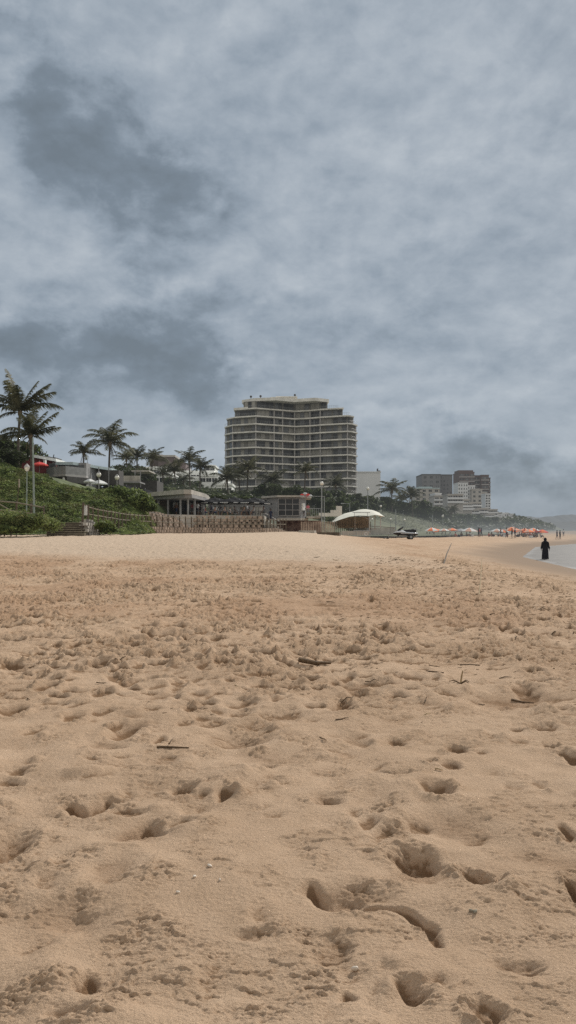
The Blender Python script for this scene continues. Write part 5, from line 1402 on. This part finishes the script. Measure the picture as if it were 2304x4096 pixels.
# ------------------------------------------------------------------ people
def skinned(name, pts, edges, mats, paint, parent, sub=1):
    """one continuous body grown over a skeleton; pts: name -> (x,y,z,r)"""
    keys = list(pts); me = bpy.data.meshes.new(name)
    me.from_pydata([pts[k][:3] for k in keys], [(keys.index(a), keys.index(b)) for a, b in edges], [])
    ob = bpy.data.objects.new(name, me); col.objects.link(ob)
    sk = ob.modifiers.new('skin', 'SKIN'); sk.use_smooth_shade = True
    for i, k in enumerate(keys):
        v = me.skin_vertices[0].data[i]; r = pts[k][3]; v.radius = (r, r) if not isinstance(r, tuple) else r; v.use_root = (i == 0)
    if sub: ob.modifiers.new('sub', 'SUBSURF').levels = sub; ob.modifiers['sub'].render_levels = sub
    dg = bpy.context.evaluated_depsgraph_get(); new = bpy.data.meshes.new_from_object(ob.evaluated_get(dg)); new.name = name
    bpy.data.objects.remove(ob)
    new.materials.clear(); [new.materials.append(m) for m in mats]
    if paint:
        for p in new.polygons: p.material_index = paint(p.center)
    o = bpy.data.objects.new(name, new); col.objects.link(o); o.parent = parent
    return o


def stand_pts(stride=.12, arm=.1, hands=False):
    p = dict(pelvis=(0, 0, .93, .145), waist=(0, 0, 1.08, .125), chest=(0, .01, 1.30, .155), neck0=(0, .01, 1.44, .075), neck=(0, 0, 1.51, .055), head=(0, -.02, 1.60, .088), crown=(0, -.01, 1.68, .075))
    e = [('pelvis', 'waist'), ('waist', 'chest'), ('chest', 'neck0'), ('neck0', 'neck'), ('neck', 'head'), ('head', 'crown')]
    for s, n in ((-1, 'l'), (1, 'r')):
        f = stride * s
        p[n + 'hip'] = (s * .09, 0, .86, .098); p[n + 'knee'] = (s * .10, -f * .6 - .03, .48, .062); p[n + 'ank'] = (s * .10, -f + .03, .09, .042); p[n + 'toe'] = (s * .12, -f - .12, .035, .035)
        p[n + 'sh'] = (s * .17, .01, 1.39, .062); p[n + 'elb'] = (s * .24, .03 + f * .3, 1.12, .044); p[n + 'wr'] = (s * (.24 + arm * .3), -.04 + f * .5, .87, .030); p[n + 'hand'] = (s * (.245 + arm * .3), -.06 + f * .55, .79, .034)
        e += [('pelvis', n + 'hip'), (n + 'hip', n + 'knee'), (n + 'knee', n + 'ank'), (n + 'ank', n + 'toe'), ('chest', n + 'sh'), (n + 'sh', n + 'elb'), (n + 'elb', n + 'wr'), (n + 'wr', n + 'hand')]
        if hands:
            hx, hy_, hz_ = p[n + 'hand'][:3]
            for i, (dx, L) in enumerate(((-.03, .085), (-.01, .1), (.01, .095), (.028, .075))):
                p[n + 'f%d' % i] = (hx - .01 * s, hy_ + dx, hz_ - .03, .009); p[n + 'g%d' % i] = (hx - .02 * s, hy_ + dx * 1.1, hz_ - .03 - L * .6, .008); p[n + 'h%d' % i] = (hx - .035 * s, hy_ + dx * 1.1, hz_ - .03 - L, .007)
                e += [(n + 'hand', n + 'f%d' % i), (n + 'f%d' % i, n + 'g%d' % i), (n + 'g%d' % i, n + 'h%d' % i)]
            p[n + 't0'] = (hx - .01 * s, hy_ - .045, hz_ + .01, .010); p[n + 't1'] = (hx - .02 * s, hy_ - .07, hz_ - .04, .008); e += [(n + 'hand', n + 't0'), (n + 't0', n + 't1')]
    return p, e


def sit_pts(seat=.12):
    z = seat; up = dict(pelvis=(0, 0, z, .145), waist=(0, .02, z + .15, .125), chest=(0, 0, z + .37, .15), neck0=(0, -.01, z + .5, .07), neck=(0, -.02, z + .57, .055), head=(0, -.05, z + .66, .088), crown=(0, -.04, z + .74, .075))
    e = [('pelvis', 'waist'), ('waist', 'chest'), ('chest', 'neck0'), ('neck0', 'neck'), ('neck', 'head'), ('head', 'crown')]
    low = seat < .3
    for s, n in ((-1, 'l'), (1, 'r')):
        up[n + 'hip'] = (s * .1, -.06, z - .01, .095)
        up[n + 'knee'] = (s * .15, -.40, z + (.34 if low else .03), .062); up[n + 'ank'] = (s * .13, -.62 if low else -.42, .09, .042); up[n + 'toe'] = (s * .14, (-.62 if low else -.42) - .14, .04, .035)
        up[n + 'sh'] = (s * .17, 0, z + .46, .06); up[n + 'elb'] = (s * .24, -.12, z + .22, .043); up[n + 'wr'] = (s * .17, -.34, z + (.3 if low else .16), .030); up[n + 'hand'] = (s * .15, -.41, z + (.33 if low else .14), .036)
        e += [('pelvis', n + 'hip'), (n + 'hip', n + 'knee'), (n + 'knee', n + 'ank'), (n + 'ank', n + 'toe'), ('chest', n + 'sh'), (n + 'sh', n + 'elb'), (n + 'elb', n + 'wr'), (n + 'wr', n + 'hand')]
    return up, e


def face_bits(parent, hx, hy_, hz, r, skinm):
    mb = MB(); mb.lathe([(.004, .02), (.014, -.015), (.006, -.03)], 6, (hx, hy_ - r * 1.02, hz)); mb.build('nose', skinm, parent, True)


def hair_cap(parent, hx, hy_, hz, r, m, long=False):
    mb = MB(); prof = []
    for i in range(7):
        a = rad(-10 + 100 * i / 6) if not long else rad(-55 + 145 * i / 6); prof.append((max(r * math.cos(a), .004), r * 1.1 * math.sin(a)))
    mb.lathe(prof, 12, (hx, hy_ + .018, hz + .015)); return mb.build('hair', m, parent, True)


def person_proto(key, top, bottom, skin, seated=None, long=False, stride=.12):
    t = thing('person', 'person', 'person')
    pts, e = sit_pts(seated) if seated is not None else stand_pts(stride)
    z0 = seated or 0
    def paint(c):
        if seated is None:
            if abs(c.x) < .175 and 1.0 < c.z < 1.42 or abs(c.x) >= .14 and 1.18 < c.z < 1.44: return 1
            if .55 < c.z <= 1.0 and abs(c.x) < .21: return 2
            return 0
        if abs(c.x) < .18 and z0 + .1 < c.z < z0 + .49 and c.y > -.2: return 1
        if c.y > -.25 and c.z < z0 + .12: return 2
        return 0
    b = skinned('body', pts, e, [M[skin], M[top], M[bottom]], paint, t)
    h = pts['head']; hair_cap(t, h[0], h[1], h[2] + .035, .108, M['hair'], long)
    return t


STAND = [person_proto(0, 'whitecl', 'navy', 'skin2'), person_proto(1, 'skin', 'blue', 'skin', stride=.2), person_proto(2, 'black', 'black', 'skin2', long=True, stride=.05), person_proto(3, 'pink', 'greycl', 'skin', long=True), person_proto(4, 'navy', 'navy', 'skin2', stride=.16)]
SIT = [person_proto(5, 'teal_c', 'navy', 'skin', .13), person_proto(6, 'whitecl', 'greycl', 'skin2', .13, True), person_proto(7, 'pink', 'black', 'skin', .13, True), person_proto(8, 'skin2', 'blue', 'skin2', .13)]
DINE = [person_proto(9, 'whitecl', 'navy', 'skin', .50), person_proto(10, 'black', 'greycl', 'skin2', .50, True), person_proto(11, 'pink', 'blue', 'skin', .50, True), person_proto(12, 'greycl', 'black', 'skin2', .50)]

R.seed(41)
# bathers standing and sitting along the beach
GS, GW = 'bathers sitting on the sand among the beach umbrellas', 'bathers standing among the beach umbrellas'
def pz(x, Y): return sand_z(x, Y) - .02
bathe_sit = [(1708, 150), (1720, 149), (1736, 152), (1768, 155), (1782, 153), (1800, 156), (1822, 150), (1846, 155), (1866, 158), (1880, 152), (1955, 148), (1966, 150), (1992, 156), (2005, 150), (2030, 152), (2078, 158), (2092, 150), (2104, 160), (2122, 155), (2135, 150), (2150, 157), (2163, 152), (2118, 165), (2085, 170), (2140, 168), (2012, 165)]
for i, (px, Y) in enumerate(bathe_sit):
    x = sx(px, Y); put(SIT[i % 4], (x, Y, pz(x, Y)), R.uniform(-1.2, 1.2), 'bather sitting on the sand among the beach umbrellas', GS)
for i, (px, Y, lab) in enumerate(((1914, 148, 0), (1925, 150, 0), (2002, 155, 0), (2026, 138, 'bather in white walking between the peach and orange umbrellas'), (2048, 136, 'dark clothed bather standing left of the pair under the red-orange umbrella'), (2060, 138, 'dark clothed bather standing right of the pair under the red-orange umbrella'), (2098, 155, 0), (2110, 162, 0), (2130, 160, 0), (2145, 150, 0), (2155, 165, 0), (2090, 160, 0), (1918, 158, 0))):
    x = sx(px, Y); put(STAND[(2, 4, 1, 0, 2, 4, 3, 1, 0, 3, 1, 4, 3)[i]], (x, Y, pz(x, Y)), R.uniform(-2, 2), lab or 'bather standing among the beach umbrellas', None if lab else GW)
for px, Y, k, lab in ((2228, 150, 4, 'left of two dark figures wading before the white surf'), (2240, 152, 2, 'right of two dark figures wading before the white surf'), (2254, 190, 0, 'smaller distant wader right of the two dark figures')):
    x = sx(px, Y); put(STAND[k], (x, Y, max(pz(x, Y), ZW - .1)), R.uniform(-1, 1), lab)
# on the steps, balcony, pavilion
x, Y = sx(1083, 95.5), 95.2; put(STAND[4], (x, Y, sz(2092, Y)), -.6, 'dark clothed person walking down the stairs beside the glass kiosk')
for px, k, lab in ((1216, 0, 'person leaning at the left end of the kiosk balcony'), (1232, 3, 'person in pink on the kiosk balcony')):
    put(STAND[k], (sx(px, 105.6), 105.8, zb + .22), R.uniform(-1, 1), lab)
for px, Y, k in ((790, 96, 0), (800, 97, 2), (745, 97, 4), (705, 97, 1), (770, 98, 3), (845, 101, 4), (880, 103, 2), (990, 103, 0)):
    put(STAND[k], (sx(px, Y), Y, Zt), R.uniform(-3, 3), 'person standing in the shade by the pavilion counter', 'people standing in the shade of the pavilion')


def chair_proto():
    t = thing('terrace_chair', 'chair', 'chair'); mb = MB(); mb.box((0, 0, .45), (.42, .42, .04)); mb.build('seat', M['charcoal'], t)
    mb = MB(); mb.box((0, .2, .70), (.42, .03, .4), rx=-.15); mb.build('backrest', M['charcoal'], t)
    for a in (-1, 1):
        for b in (-1, 1): mb = MB(); mb.tube([(a * .19, b * .19, 0), (a * .17, b * .17, .44)], .018, 5); mb.build('leg', M['charcoal'], t)
    return t
def table_proto():
    t = thing('terrace_table', 'table', 'table'); mb = MB(); mb.lathe([(.38, .71), (.40, .725), (.38, .74)], 14); mb.build('tabletop', M['t_band'], t)
    mb = MB(); mb.tube([(0, 0, .03), (0, 0, .71)], .03, 6); mb.build('stem', M['charcoal'], t)
    mb = MB(); mb.lathe([(.24, 0), (.22, .03), (.05, .05)], 12); mb.build('base', M['charcoal'], t); return t
CH, TB = chair_proto(), table_proto()
for i, px in enumerate((842, 880, 918, 958, 996, 1036, 862, 938, 1016)):
    Y = 97 + (6 if i > 5 else 0); x = sx(px, Y)
    put(TB, (x, Y, Zt), 0, 'small round table under the dark terrace parasols', 'tables under the terrace parasols')
    for s in (-1, 1):
        put(CH, (x + s * .62, Y, Zt), -s * math.pi / 2, 'dark chair pulled up to a small terrace table', 'chairs on the umbrella terrace')
        if R.random() < .85: put(DINE[R.randrange(4)], (x + s * .62, Y, Zt - .03), -s * math.pi / 2 , 'diner sitting under the dark terrace parasols', 'diners under the terrace parasols')

# person in black walking away near the water
Yp = 64.0; x = sx(2181, Yp); zp = max(sand_z(x, Yp), ZW - .02)
t = thing('person', 'person in a long black robe and head covering standing at the wet sand', 'person', (x, Yp, zp), rad(158)); local(t)
S_ = 1.0
pts, e = stand_pts(.10, .22, True)
b = skinned('body', pts, e, [M['skin2']], None, t)
face_bits(t, 0, -.02, 1.59, .088, M['skin2'])
for s in (-1, 1):
    mb = MB(); mb.lathe([(.002, -.008), (.009, 0), (.002, .008)], 6, (s * .032, -.105, 1.605)); mb.build('eye', M['glass'], t, True)
def robe(k):
    return
mb = MB(); n_ = 28; prof = [(.275, .06), (.27, .10), (.26, .35), (.25, .6), (.235, .85), (.215, 1.02), (.20, 1.15), (.20, 1.28), (.175, 1.36), (.12, 1.44), (.09, 1.50)]
for r, z in prof:
    for k in range(n_):
        a = 2 * math.pi * k / n_; f = 1 + (.055 * math.sin(a * 7 + z * 1.3) + .03 * math.sin(a * 11)) * max(0, (1.0 - z)) ; mb.v.append((r * f * math.cos(a) * .97, r * f * math.sin(a) * .68 + .01, z + (.03 * math.sin(a * 3) if z < .1 else 0)))
for j in range(len(prof) - 1):
    for k in range(n_): a, c = j * n_ + k, j * n_ + (k + 1) % n_; mb.face([a, c, c + n_, a + n_])
for s in (-1, 1):
    w = pts[('l' if s < 0 else 'r') + 'wr']; el_ = pts[('l' if s < 0 else 'r') + 'elb']
    mb.tube([(s * .12, .01, 1.40), (s * .205, .012, 1.36), (el_[0] + s * .01, el_[1], el_[2]), (w[0], w[1], w[2] + .02)], [.08, .082, .07, .07], 10, cap=False)
mb.build('robe', M['black'], t, True)
mb = MB(); prof = []
for i in range(9):
    a = rad(-40 + 130 * i / 8); prof.append((max(.125 * math.cos(a), .004), .135 * math.sin(a) + 1.625))
mb.lathe([(.20, 1.36), (.16, 1.44), (.115, 1.52)] + prof, 16, (0, .012, 0), sxy=(1, 1.05)); mb.build('headscarf', M['black'], t, True)
mb = MB(); mb.box((.15, -.08, 1.665), (.17, .16, .02), -.9); mb.build('cap_peak', M['black'], t)

# ------------------------------------------------------------------ beach umbrellas
umb = [(1728, 2109, 152, 'orange', 'whitefab', 1.15, 'orange and white panelled umbrella nearest the jet ski'), (1775, 2113, 158, 'peach', 'whitefab', 1.0, 'faded peach umbrella second from the jet ski'), (1808, 2111, 160, 'peach', 'orange', 1.0, 'faded peach and orange umbrella third from the jet ski'),
       (1842, 2113, 162, 'greyfab', None, 1.1, 'plain grey umbrella fourth from the jet ski'), (1877, 2110, 156, 'whitefab', 'peach', 1.35, 'large white umbrella right of the grey one'), (1987, 2114, 160, 'whitefab', 'peach', 1.15, 'tilted pale umbrella standing apart in the middle of the bathers'),
       (2047, 2107, 150, 'orange', 'peach', 1.2, 'red-orange umbrella higher than the others over two dark figures'), (2098, 2112, 156, 'orange', 'peach', 1.05, 'left plain orange umbrella of the crowded cluster'), (2115, 2118, 150, 'orange', 'peach', 1.0, 'low orange umbrella in the middle of the crowded cluster'),
       (2132, 2111, 160, 'orange', 'whitefab', 1.1, 'right orange umbrella of the crowded cluster'), (2145, 2119, 164, 'orange', 'red', 1.0, 'small orange umbrella behind the crowded cluster'), (2085, 2118, 168, 'orange', 'peach', 1.1, 'small orange umbrella left behind the crowded cluster'), (2070, 2115, 175, 'orange', 'whitefab', 1.0, 'orange and white umbrella between the high one and the crowded cluster'), (1755, 2115, 172, 'orange', 'peach', 1.1, 'orange umbrella set back between the first two umbrellas'), (2010, 2117, 170, 'orange', 'whitefab', 1.1, 'low orange umbrella left of the high red-orange one'), (2168, 2121, 172, 'orange', 'red', 1.1, 'farthest orange-red umbrella beyond the crowded cluster')]
for px, py, Y, f1, f2, r, lab in umb:
    q = at(px, py, Y); g = sand_z(q.x, Y); o = parasol('beach_umbrella', lab, (q.x, Y, g + max(q.z - g, 1.5)), r * 1.22, max(q.z - g, 1.5), f1, 8, None, 'rail', .42, f2, .1)
    o.rotation_euler = (R.uniform(-.08, .08), R.uniform(-.08, .08), R.uniform(0, 3))
R.seed(19)
for i, (px, Y) in enumerate(((1750, 150), (1795, 153), (1835, 151), (1890, 150), (1975, 150), (2018, 149), (2070, 151), (2125, 148))):
    x = sx(px, Y); t = thing('cooler_box' if i % 2 else 'beach_bag', 'pale cool box on the sand among the bathers' if i % 2 else 'dark beach bag on the sand among the bathers', 'bag' if i % 2 == 0 else 'cool box', (x, Y, sand_z(x, Y)), R.uniform(0, 3), 'cool boxes among the bathers' if i % 2 else 'beach bags among the bathers'); local(t)
    mb = MB(); mb.box((0, 0, .2), (.55, .35, .4)); mb.build('body', M['whitecl' if i % 2 else 'navy'], t); mb = MB(); mb.tube([(-.2, 0, .4), (-.1, 0, .56), (.1, 0, .56), (.2, 0, .4)], .02, 5); mb.build('handle', M['charcoal'], t)

# ------------------------------------------------------------------ driftwood, twigs and shells on the sand
def gp(px, py):
    Y = CAMZ * F / max(py - HY, 8); return sx(px, Y), Y
def stick_path(name, label, pts, r, m='stick', cat='stick', lift=None):
    P = []
    for q in pts:
        x, Y = gp(q[0], q[1]); P.append(Vector((x, Y, sand_z(x, Y) + (q[2] if len(q) > 2 else r * .7))))
    mb = MB(); mb.tube(P, [r] + [r * .85] * (len(P) - 2) + [r * .5], 7); o = mb.build(name, M[m]); tag(o, label, cat); return o
stick_path('stick', 'straight dark stick lying near the prints in the lower left', [(628, 2996), (690, 2999), (756, 2999)], .0095)
stick_path('stick', 'short twig touching the straight dark stick', [(676, 2990, .02), (690, 2978, .035)], .007)
stick_path('driftwood', 'long thin log lying across the middle of the beach', [(1196, 2655, .04), (1260, 2659, .05), (1322, 2652, .03)], .03)
stick_path('driftwood', 'bent grey branch on the sand before the kiosk', [(1216, 2158, .12), (1262, 2157, .15), (1290, 2150, .35), (1298, 2147, .55), (1312, 2154, .2)], .10, 'wood')
stick_path('stick', 'thin stick standing upright in the sand left of the water', [(1915, 2388, 0), (1922, 2372, .28), (1927, 2340, .75)], .016, 'stickpale')
stick_path('stick', 'leaning pale branch farther up the beach', [(1775, 2252, 0), (1788, 2242, .35), (1806, 2228, .9)], .035, 'wood')
x, Y = gp(1842, 2745)
t = thing('plant_stub', 'brown broken reed stub poking out of the sand at the right', 'plant', (x, Y, sand_z(x, Y))); local(t)
mb = MB(); mb.tube([(0, 0, -.02), (.01, 0, .07), (.022, 0, .125)], [.009, .008, .006], 6); mb.build('stem', M['stickpale'], t)
mb = MB()
for a, L in ((.4, .10), (2.7, .11), (3.6, .09), (5.5, .1), (1.2, .07)): mb.tube([(0, 0, 0), (math.cos(a) * L * .6, math.sin(a) * L * .6, .03), (math.cos(a) * L, math.sin(a) * L, .012)], [.007, .005, .003], 5)
mb.build('root', M['stick'], t)
for i, (px, py, w, lab) in enumerate(((1880, 2650, 80, 'dark stick slanting in the trodden sand right of the middle'), (2090, 2785, 90, 'dark twig beyond the angular print at the right'), (1830, 2860, 60, 0), (1740, 2695, 70, 'thin stick over the shallow print right of the middle'), (1525, 2628, 60, 0))):
    if lab: stick_path('stick', lab, [(px - w / 2, py - 4), (px, py), (px + w / 2, py + 5)], .010)
R.seed(23)
GT = 'dark twigs scattered over the trodden sand'
nt_ = 0
while nt_ < 90:
    Y = 4.0 + 34 * R.random() ** 1.1; x = (R.random() * 2 - 1) * .37 * Y
    if R.random() > (.25 if x < 0 else 1.0) or (Y > 26 and x < 0) or shore(Y) - x < 8: continue
    L = R.uniform(.06, .22) * (.55 + Y * .035); a = R.gauss(0, .5); r = .003 + Y * .00035
    P = [Vector((x + math.cos(a) * L * s, Y + math.sin(a) * L * s, 0)) for s in (-.5, -.1, .2, .5)]
    mb = MB(); mb.tube([Vector((p.x, p.y + R.uniform(-.1, .1) * L, sand_z(p.x, p.y) + r * .6 + R.random() * .01)) for p in P], [r, r * .9, r * .8, r * .4], 5)
    tag(mb.build('twig', M['stick' if R.random() < .8 else 'stickpale']), 'small dark twig on the trodden sand', 'twig', GT); nt_ += 1
n = 5000
yy_ = 6.2 + 34 * rs3.rand(n) ** .9; xx_ = (rs3.rand(n) * 2 - 1) * .40 * yy_
k_ = (perlin(xx_ * .7, yy_ * .35, 81) + .35 * np.sign(xx_) * np.minimum(np.abs(xx_) / 3, 1) > .05) & (shore(yy_) - xx_ > 8) & ~((yy_ + xx_ * .35 > 31) & (xx_ < 4))
yy_, xx_ = yy_[k_], xx_[k_]
r_ = np.searchsorted(YR, yy_); zz_ = np.array([Z[i, int(np.abs(X[i] - a).argmin())] for i, a in zip(r_, xx_)])
ln = (.006 + yy_ * .0016)[:, None] * (.5 + rs3.rand(len(xx_)))[:, None]; an = rs3.normal(size=len(xx_)) * .6
d_ = np.stack([np.cos(an), np.sin(an), rs3.rand(len(xx_)) * .3], -1) * ln; u_ = np.stack([0 * an, 0 * an, 1 + 0 * an], -1) * (.0016 + yy_ * .00032)[:, None]
P0 = np.stack([xx_, yy_, zz_ + .002], -1)
vv = np.stack([P0 - d_ - u_ * .3, P0 + d_ - u_ * .3, P0 + d_ * .9 + u_, P0 - d_ + u_], 1).reshape(-1, 3)
deb = grid_mesh('plant_debris', vv, np.arange(len(vv)).reshape(-1, 4), M['stick'], smooth=False)
tag(deb, 'fine dark plant litter strewn over the trodden sand', 'plant litter', kind='stuff')
for i, (px, py, r, lab) in enumerate(((712, 3592, .009, 'small round white shell in the lower left sand'), (778, 3538, .010, 'pinkish shell chip just above the round white shell'), (838, 3490, .014, 'flat pale shell sliver by a dark twig'), (1420, 3866, .014, 'largest white shell fragment at the bottom centre'), (1902, 3672, .012, 'tan pebble right of the long curved print'), (880, 3560, .007, 'tiny shell chip right of the pinkish one'), (1886, 3668, .010, 'darker pebble touching the tan one'))):
    x, Y = gp(px, py); r2 = np.random.RandomState(i + 50); mb = MB()
    mb.lathe([(.002, -.5 * r), (r * .9, -.2 * r), (r * 1.05, .15 * r), (r * .7, .5 * r), (.002, .62 * r)], 9, (0, 0, 0), sxy=(1.0 if i != 2 else 1.6, .75))
    mb.v = [(a * r2.uniform(.85, 1.15), b * r2.uniform(.8, 1.15), c) for a, b, c in mb.v]
    o = mb.build('shell' if i not in (4, 6) else 'pebble', M['shell'] if i not in (4, 6) else M['woodlight'], smooth=True); o.location = (x, Y, sand_z(x, Y) + r * .3); o.rotation_euler = (.3 * i, .2, i); tag(o, lab, 'shell' if i not in (4, 6) else 'pebble')

# prototypes that were never put anywhere
for o in [x for x in sc.objects if x.parent is None and x.type == 'EMPTY' and x.name in [p.name for p in STAND + SIT + DINE + T + [CH, TB]] and x.name not in USED]:
    for ch in list(o.children_recursive): bpy.data.objects.remove(ch)
    bpy.data.objects.remove(o)
# ------------------------------------------------------------------ overcast sky, sun, camera
SUN_EL, SUN_AZ = rad(36), rad(34)       # azimuth measured from +Y towards +X
w = bpy.data.worlds.new('World'); sc.world = w; w.use_nodes = True
t = w.node_tree; t.nodes.clear(); q = NT(t)
out = q.n('ShaderNodeOutputWorld'); bg = q.n('ShaderNodeBackground')
dirv = q.n('ShaderNodeTexCoord').outputs['Generated']
dx, dy, dz = q.sep(dirv)
az = q.m('ARCTAN2', dx, dy); el = q.m('ARCSINE', dz)
# ragged edges
wn = q.n('ShaderNodeTexNoise'); q.link(q.xyz(az, el * 1.2), wn.inputs['Vector']); wn.inputs['Scale'].default_value = 6.5; wn.inputs['Detail'].default_value = 8; wn.inputs['Roughness'].default_value = .58
cs = q.n('ShaderNodeSeparateColor'); q.link(wn.outputs['Color'], cs.inputs[0])
azw = az + (Ex(q, cs.outputs[0]) - .5) * .22; elw = el + (Ex(q, cs.outputs[1]) - .5) * .15
def blobs(lst, off=0.0):
    tot = None
    for px, py, rx, ry, ang, amt in lst:                      # positions read off the 1449-wide view of the photograph
        X_, Y_ = px * 1.59 - CX, HY - py * 1.59
        a0 = math.atan2(X_, F); e0 = math.atan2(Y_, math.hypot(F, X_)); ra, re = rx * 1.59 / F * 1.4, ry * 1.59 / F * 1.4
        ca, sa = math.cos(rad(ang)), math.sin(rad(ang))
        u = ((azw - a0) * ca + (elw + off - e0) * sa) * (1 / ra); v = ((elw + off - e0) * ca - (azw - a0) * sa) * (1 / re)
        b = q.m('EXPONENT', (u * u + v * v) * -2.2) * (amt * .80)
        tot = b if tot is None else tot + b
    return tot
DARK = [(250, 300, 290, 130, -30, .75), (330, 400, 190, 85, -18, .75), (110, 230, 160, 70, -20, .35), (560, 400, 130, 50, 5, .38), (420, 610, 90, 140, 30, .55), (110, 840, 320, 105, -8, 1.05), (390, 835, 200, 90, 0, .85), (60, 760, 130, 50, 0, .35),
              (880, 768, 190, 34, 0, .5), (650, 868, 150, 30, 0, .55), (545, 1000, 90, 45, 0, .75), (430, 945, 110, 32, 0, .4), (200, 1000, 200, 34, 0, .4), (1060, 1085, 280, 42, -4, .3), (1250, 1160, 400, 60, 0, .62), (1000, 1150, 200, 40, 0, .35), (1350, 1240, 300, 40, 0, .35),
              (1400, 150, 140, 80, 20, .18), (1150, 560, 260, 60, 10, .16), (840, 300, 200, 60, 10, .12), (640, 130, 120, 40, 0, .15), (1330, 800, 250, 70, 0, .2)]
dark = blobs(DARK); dark_up = blobs(DARK, .030)
bright = blobs([(600, 925, 85, 34, 0, 1.1), (20, 800, 60, 40, 0, .9), (230, 800, 200, 40, 5, .35), (30, 170, 60, 120, 0, .5), (430, 720, 90, 60, 40, .55), (480, 500, 200, 50, 10, .4), (980, 1052, 160, 26, 0, .7), (1290, 1135, 80, 22, 0, .5), (200, 960, 240, 30, 0, .35), (950, 400, 200, 60, 0, .35), (1300, 260, 300, 90, 10, .35),
                (850, 220, 300, 60, 0, .25), (600, 60, 400, 60, 0, .2), (1300, 430, 250, 60, 10, .3), (600, 1110, 400, 50, 0, .35), (1200, 960, 400, 60, 0, .25), (250, 1080, 300, 60, 0, .3), (700, 640, 300, 120, 0, .2), (250, 620, 200, 120, 20, .35)])
# broken high layer, and billows that light up on their upper sides
inv = q.m('DIVIDE', 1.0, q.m('MAXIMUM', dz, 0.0) + .30)
n1 = q.noise(q.xyz(dx * inv, dy * inv), 3.4, 8, .56, .3)
n3 = q.noise(q.xyz(dx * inv * 1.2 + n1 * .25, dy * inv), 11.0, 6, .60, .2)
def billow(dy_):
    return q.noise(q.xyz(az * 1.0 - dy_ * .35, el * 1.55 + dy_), 8.5, 9, .58, .1)
n2, n2b = billow(0.0), billow(.022)
emb = n2 - n2b
puff = q.smooth(n2, .41, .59)
D = dark * (.60 + puff * .70)
cl = q.smooth(D, .05, .45)
D = D * .95 - bright * (.36 + puff * .40) + (n1 - .5) * .34 + (n3 - .5) * .75 * q.smooth(el, .06, .28) * (1.0 - cl * .8) + (n2 - .5) * .55
shade = q.smooth(D, -.80, 1.22) - emb * (1.0 + cl * 1.1)  - .04 - (dark - dark_up) * .45
ramp = q.n('ShaderNodeValToRGB'); q.put(ramp.inputs[0], shade)
cr = ramp.color_ramp; cr.elements[0].position = 0.0; cr.elements[0].color = (.49, .54, .59, 1); cr.elements[1].position = 1.0; cr.elements[1].color = (.17, .208, .245, 1)
for p_, c_ in ((.25, (.385, .44, .50, 1)), (.45, (.30, .357, .42, 1)), (.7, (.205, .252, .302, 1))):
    e_ = cr.elements.new(p_); e_.color = c_
# slight blue towards the top left, duller near the horizon
sky = q.n('ShaderNodeTexSky'); sky.sky_type = 'NISHITA'; sky.sun_disc = False; sky.sun_elevation = SUN_EL; sky.sun_rotation = SUN_AZ
sk = q.n('ShaderNodeMix', data_type='RGBA', blend_type='MIX'); 
skym = q.n('ShaderNodeVectorMath', operation='SCALE'); q.link(sky.outputs[0], skym.inputs[0]); skym.inputs['Scale'].default_value = .06
haz = 1.0 - q.smooth(el, 0.0, .16) * .10
base = q.mixc(.06, ramp.outputs[0], skym.outputs[0])
low = q.mixc((1.0 - q.smooth(el, -.01, .08)) * .30, base, (.215, .265, .305))
# added fill: deck brightened overhead and behind the camera, out of view
boost = (1.0 + q.smooth(el, .62, 1.2) * SKY_TOP) * (1.0 + q.smooth(dy * -1.0, .0, .6) * SKY_BACK)
fin = q.n('ShaderNodeVectorMath', operation='SCALE'); q.link(q.mixc(q.smooth(dy * -1.0, .0, .5), low, (.38, .37, .35)), fin.inputs[0]); q.put(fin.inputs['Scale'], boost)
q.link(fin.outputs[0], bg.inputs['Color']); bg.inputs['Strength'].default_value = 1.0
q.link(bg.outputs[0], out.inputs[0])

sl = bpy.data.lights.new('sun', 'SUN'); sl.energy = 3.5; sl.angle = rad(3.5); sl.color = (1.0, .95, .88)
so = bpy.data.objects.new('sun', sl); col.objects.link(so)
sd = Vector((math.sin(SUN_AZ) * math.cos(SUN_EL), math.cos(SUN_AZ) * math.cos(SUN_EL), math.sin(SUN_EL)))
so.rotation_euler = (-sd).to_track_quat('-Z', 'Y').to_euler(); so.location = (0, 0, 60)

cam = bpy.data.cameras.new('camera'); co = bpy.data.objects.new('camera', cam); col.objects.link(co)
co.location = (0, 0, CAMZ); co.rotation_euler = (rad(90), 0, 0)
cam.sensor_fit = 'VERTICAL'; cam.sensor_height = 36; cam.lens = 36 * F / 4096; cam.shift_y = (HY - 2048) / 4096
cam.clip_start = .05; cam.clip_end = 20000
sc.camera = co
sc.cycles.use_denoising = False
sc.view_settings.view_transform = 'Standard'; sc.view_settings.look = 'None'; sc.view_settings.exposure = 0
